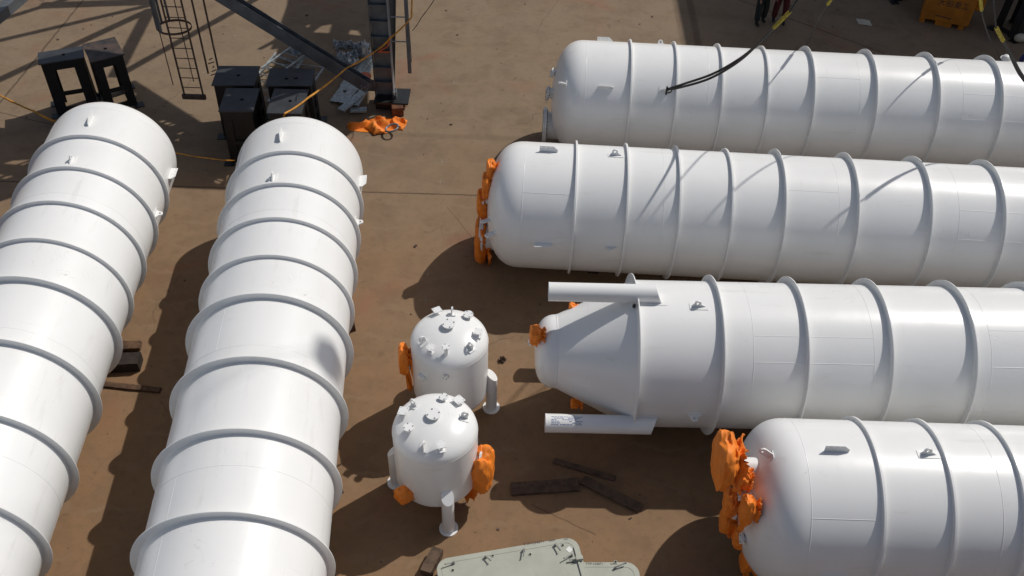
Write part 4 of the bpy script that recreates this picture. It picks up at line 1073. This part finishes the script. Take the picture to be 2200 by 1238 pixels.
for i, (p, sc2) in enumerate([((976, 178), 1), ((973, 212), .8), ((950, 348), 1), ((946, 391), .9), ((918, 588), 1), ((914, 645), 1), ((505, 77), 1), ((437, 157), 1)]):
    c = at(*p); o = MB(); a = rnd.uniform(-.1, .2); l_ = .20 * sc2
    for q, ln in ((a, l_), (a + PI / 2 + .1, l_ * .8)):
        pts = []
        for k in range(9):
            t = k / 4 - 1; pts.append(Vector((c.x + math.cos(q) * ln * t, c.y + math.sin(q) * ln * t + .008 * noise.noise(Vector((k * .7, i, q))), 0)))
        nrm = Vector((-math.sin(q), math.cos(q), 0)); vs = []
        for k, p_ in enumerate(pts):
            ww = .008 * (1 - (k / 4 - 1) ** 2 * .8); z = .004 + (.002 if q != a else 0)
            vs += [p_ + nrm * ww + Vector((0, 0, z)), p_ - nrm * ww + Vector((0, 0, z))]
        o.add(vs, [(2 * k, 2 * k + 1, 2 * k + 3, 2 * k + 2) for k in range(8)])
    pos_l = ['upper chalk cross right of the ladder', 'second chalk cross below the upper one right of the ladder', 'third chalk cross down, between the left and right tanks', 'fourth chalk cross, just above the long ground joint', 'chalk cross at the edge of the big shadow above the far small vessel', 'chalk cross in the shadow just above the far small vessel', 'faint chalk cross near the slanting brace', 'faint chalk mark beside the caged ladder'][i]
    tag(o.build('chalk_cross', M_chalk, None, smooth=0), pos_l, 'chalk mark', 'chalk crosses on the ground')

# ---------------------------------------------------------------- people
def skin_mesh(name, verts, edges, radii, mat, parent, sub=2):
    me = bpy.data.meshes.new(name); me.from_pydata(verts, edges, []); o = bpy.data.objects.new(name, me); C.objects.link(o); o.parent = parent
    me.materials.append(mat)
    sk = o.modifiers.new('skin', 'SKIN'); sk.use_smooth_shade = True
    for i, r in enumerate(radii):
        me.skin_vertices[0].data[i].radius = r if isinstance(r, tuple) else (r, r)
    me.skin_vertices[0].data[0].use_root = True
    ss = o.modifiers.new('sub', 'SUBSURF'); ss.levels = sub; ss.render_levels = sub
    return o
def person(loc, rz, label, top, trou, helmet=None, lean=0.0, feet=((-.13, .05), (.14, -.08)), arms=0.0):
    root = thing('person', label, 'person', loc, rz)
    f = feet; lz = .95
    V = [(0, lean * .4, .98), (0, lean * .6, 1.18), (0, lean * .8, 1.38), (0, lean, 1.48), (0, lean * 1.1 - .01, 1.58), (0, lean * 1.15 - .03, 1.68), (0, lean * 1.15 - .03, 1.76),
         (-.17, lean, 1.42), (-.25, lean + .02, 1.18), (-.24, lean - .14 - arms, 1.00), (-.22, lean - .2 - arms, .92),
         (.17, lean, 1.42), (.25, lean + .02, 1.18), (.24, lean - .14 - arms, 1.00), (.22, lean - .2 - arms, .92),
         (-.09, 0, .92), (f[0][0] * 1.0, f[0][1] * .5 - .03, .50), (f[0][0], f[0][1], .10), (.09, 0, .92), (f[1][0], f[1][1] * .5 - .03, .50), (f[1][0], f[1][1], .10)]
    Ed = [(0, 1), (1, 2), (2, 3), (3, 4), (4, 5), (5, 6), (3, 7), (7, 8), (8, 9), (9, 10), (3, 11), (11, 12), (12, 13), (13, 14), (0, 15), (15, 16), (16, 17), (0, 18), (18, 19), (19, 20)]
    Rd = [(.14, .10), (.13, .09), (.15, .10), (.10, .08), .052, (.082, .095), (.07, .08), .055, .045, .036, .03, .055, .045, .036, .03, .085, .055, .04, .085, .055, .04]
    skin_mesh('body', V, Ed, Rd, M_skin, root)
    # face: nose, eyes, ears, mouth
    fc = MB(); hy = lean * 1.15 - .03
    fc.lathe([(-.03, .0), (-.015, .014), (.01, .010), (.03, .004)], 'Z', 8, c=(0, hy - .10, 1.655))
    for sx in (-1, 1): fc.lathe([(-.012, .012), (.012, .012)], 'X', 10, c=(sx * .085, hy + .0, 1.66))
    fc.build('face', M_skin, root)
    ey_ = MB()
    for sx in (-1, 1): ey_.lathe([(-.092, .0), (-.09, .010), (-.08, .012)], 'Y', 8, c=(sx * .032, hy, 1.675))
    ey_.box((0, hy - .088, 1.60), (.045, .01, .007)); ey_.build('eyes', M_hair, root)
    # hands with fingers
    for sx, k in ((-1, 10), (1, 14)):
        w_ = Vector(V[k]); hv = [tuple(w_), (w_.x, w_.y - .01, w_.z - .07)]; he = [(0, 1)]; hr2 = [(.022, .03), (.018, .034)]
        for fi in range(4):
            y0 = -.03 + .02 * fi; i0 = len(hv); hv += [(w_.x, w_.y - .01 + y0, w_.z - .10), (w_.x - sx * .012, w_.y - .015 + y0, w_.z - .10 - (.05, .06, .055, .04)[fi] * .9)]
            he += [(1, i0), (i0, i0 + 1)]; hr2 += [.009, .007]
        i0 = len(hv); hv += [(w_.x - sx * .012, w_.y - .045, w_.z - .055), (w_.x - sx * .02, w_.y - .055, w_.z - .09)]; he += [(0, i0), (i0, i0 + 1)]; hr2 += [.011, .008]
        skin_mesh('hand', hv, he, hr2, M_skin, root, 1)
    J = [0, 1, 2, 3, 7, 8, 9, 11, 12, 13]; mp = {j: i for i, j in enumerate(J)}
    je = [(mp[a], mp[b]) for a, b in Ed if a in mp and b in mp]
    skin_mesh('jacket', [V[j] for j in J], je, [(.165, .125), (.155, .12), (.175, .125), (.11, .09), .075, .062, .05, .075, .062, .05], top, root)
    T = [0, 15, 16, 17, 18, 19, 20]; mp = {j: i for i, j in enumerate(T)}; te = [(mp[a], mp[b]) for a, b in Ed if a in mp and b in mp]
    skin_mesh('trousers', [V[j] for j in T], te, [(.16, .13), .125, .105, .095, .125, .105, .095], trou, root)
    for (x, y) in f:
        skin_mesh('boot', [(x, y, .13), (x, y + .03, .05), (x, y - .08, .045), (x, y - .17, .035)], [(0, 1), (1, 2), (2, 3)], [.055, .055, (.05, .042), (.042, .03)], M_boot, root, 1)
    if helmet:
        hc = Vector((0, hy, 1.70))
        hb3 = MB().lathe([(0, .135), (.03, .130), (.07, .115), (.10, .085), (.12, .045), (.127, 0)], 'Z', 32, c=hc)
        hb3.plate([(x_ * 1.0, y_) for x_, y_ in [(.155 * math.cos(a), .165 * math.sin(a) - (.05 if math.sin(a) < -.3 else 0)) for a in [2 * PI * k / 28 for k in range(28)]]], (), .008, Matrix.Translation(hc + Vector((0, 0, .003))))
        ho = hb3.build('helmet', helmet, root)
        MB().beam(hc + Vector((0, -.1, .10)), hc + Vector((0, .1, .10)), .03, .03).build('ridge', helmet, ho)
    else:
        MB().lathe([(-.02, .10), (.03, .103), (.07, .085), (.095, .05), (.105, 0)], 'Z', 24, c=(0, hy + .01, 1.69)).build('hair', M_hair, root)
    return root
p1 = at(1630, 48); person((p1.x, p1.y, 0), .3, 'person in dark green trousers and black boots, left of the two at the top edge', M_greentr, M_greentr, M_yellowbin, feet=((-.15, -.12), (.16, .06)))
p2 = at(1668, 46); person((p2.x + .05, p2.y, 0), -.1, 'person in dark red overalls and boots, right of the two at the top edge', M_redtr, M_redtr, M_helmet, feet=((-.15, .06), (.15, -.10)))
p3 = at(2163, 124, 1.76); person((p3.x, p3.y, 0), 2.6, 'person in a white hard hat standing behind the farthest tank', M_blue, M_blue, M_helmet)
p4 = at(2208, 135, 1.2); person((p4.x + .05, p4.y, 0), 2.2, 'person in blue overalls at the right edge behind the farthest tank', M_blue, M_blue, M_yellowbin)

# ---------------------------------------------------------------- large building out of view to the right, added to shade the far ground
hl = thing('unseen_shade_building', 'unseen tall grey building added beyond the yard to shade the far right ground', 'building', (43.5, 51, 0))
MB().box((0, 0, 6), (60, 40, 12)).build('wall', M_hull, hl, smooth=0)
MB().box((0, 0, 12.02), (60.4, 40.4, .3)).build('roof', M_flange, hl, smooth=0)
wd_ = MB()
for i in range(12): wd_.box((-27 + i * 5, -20.05, 8), (2.6, .08, 1.6))
wd_.build('window_band', M_dark, hl, smooth=0)
MB().box((-20, -20.06, 2.5), (5, .1, 5)).build('door', M_grey, hl, smooth=0)
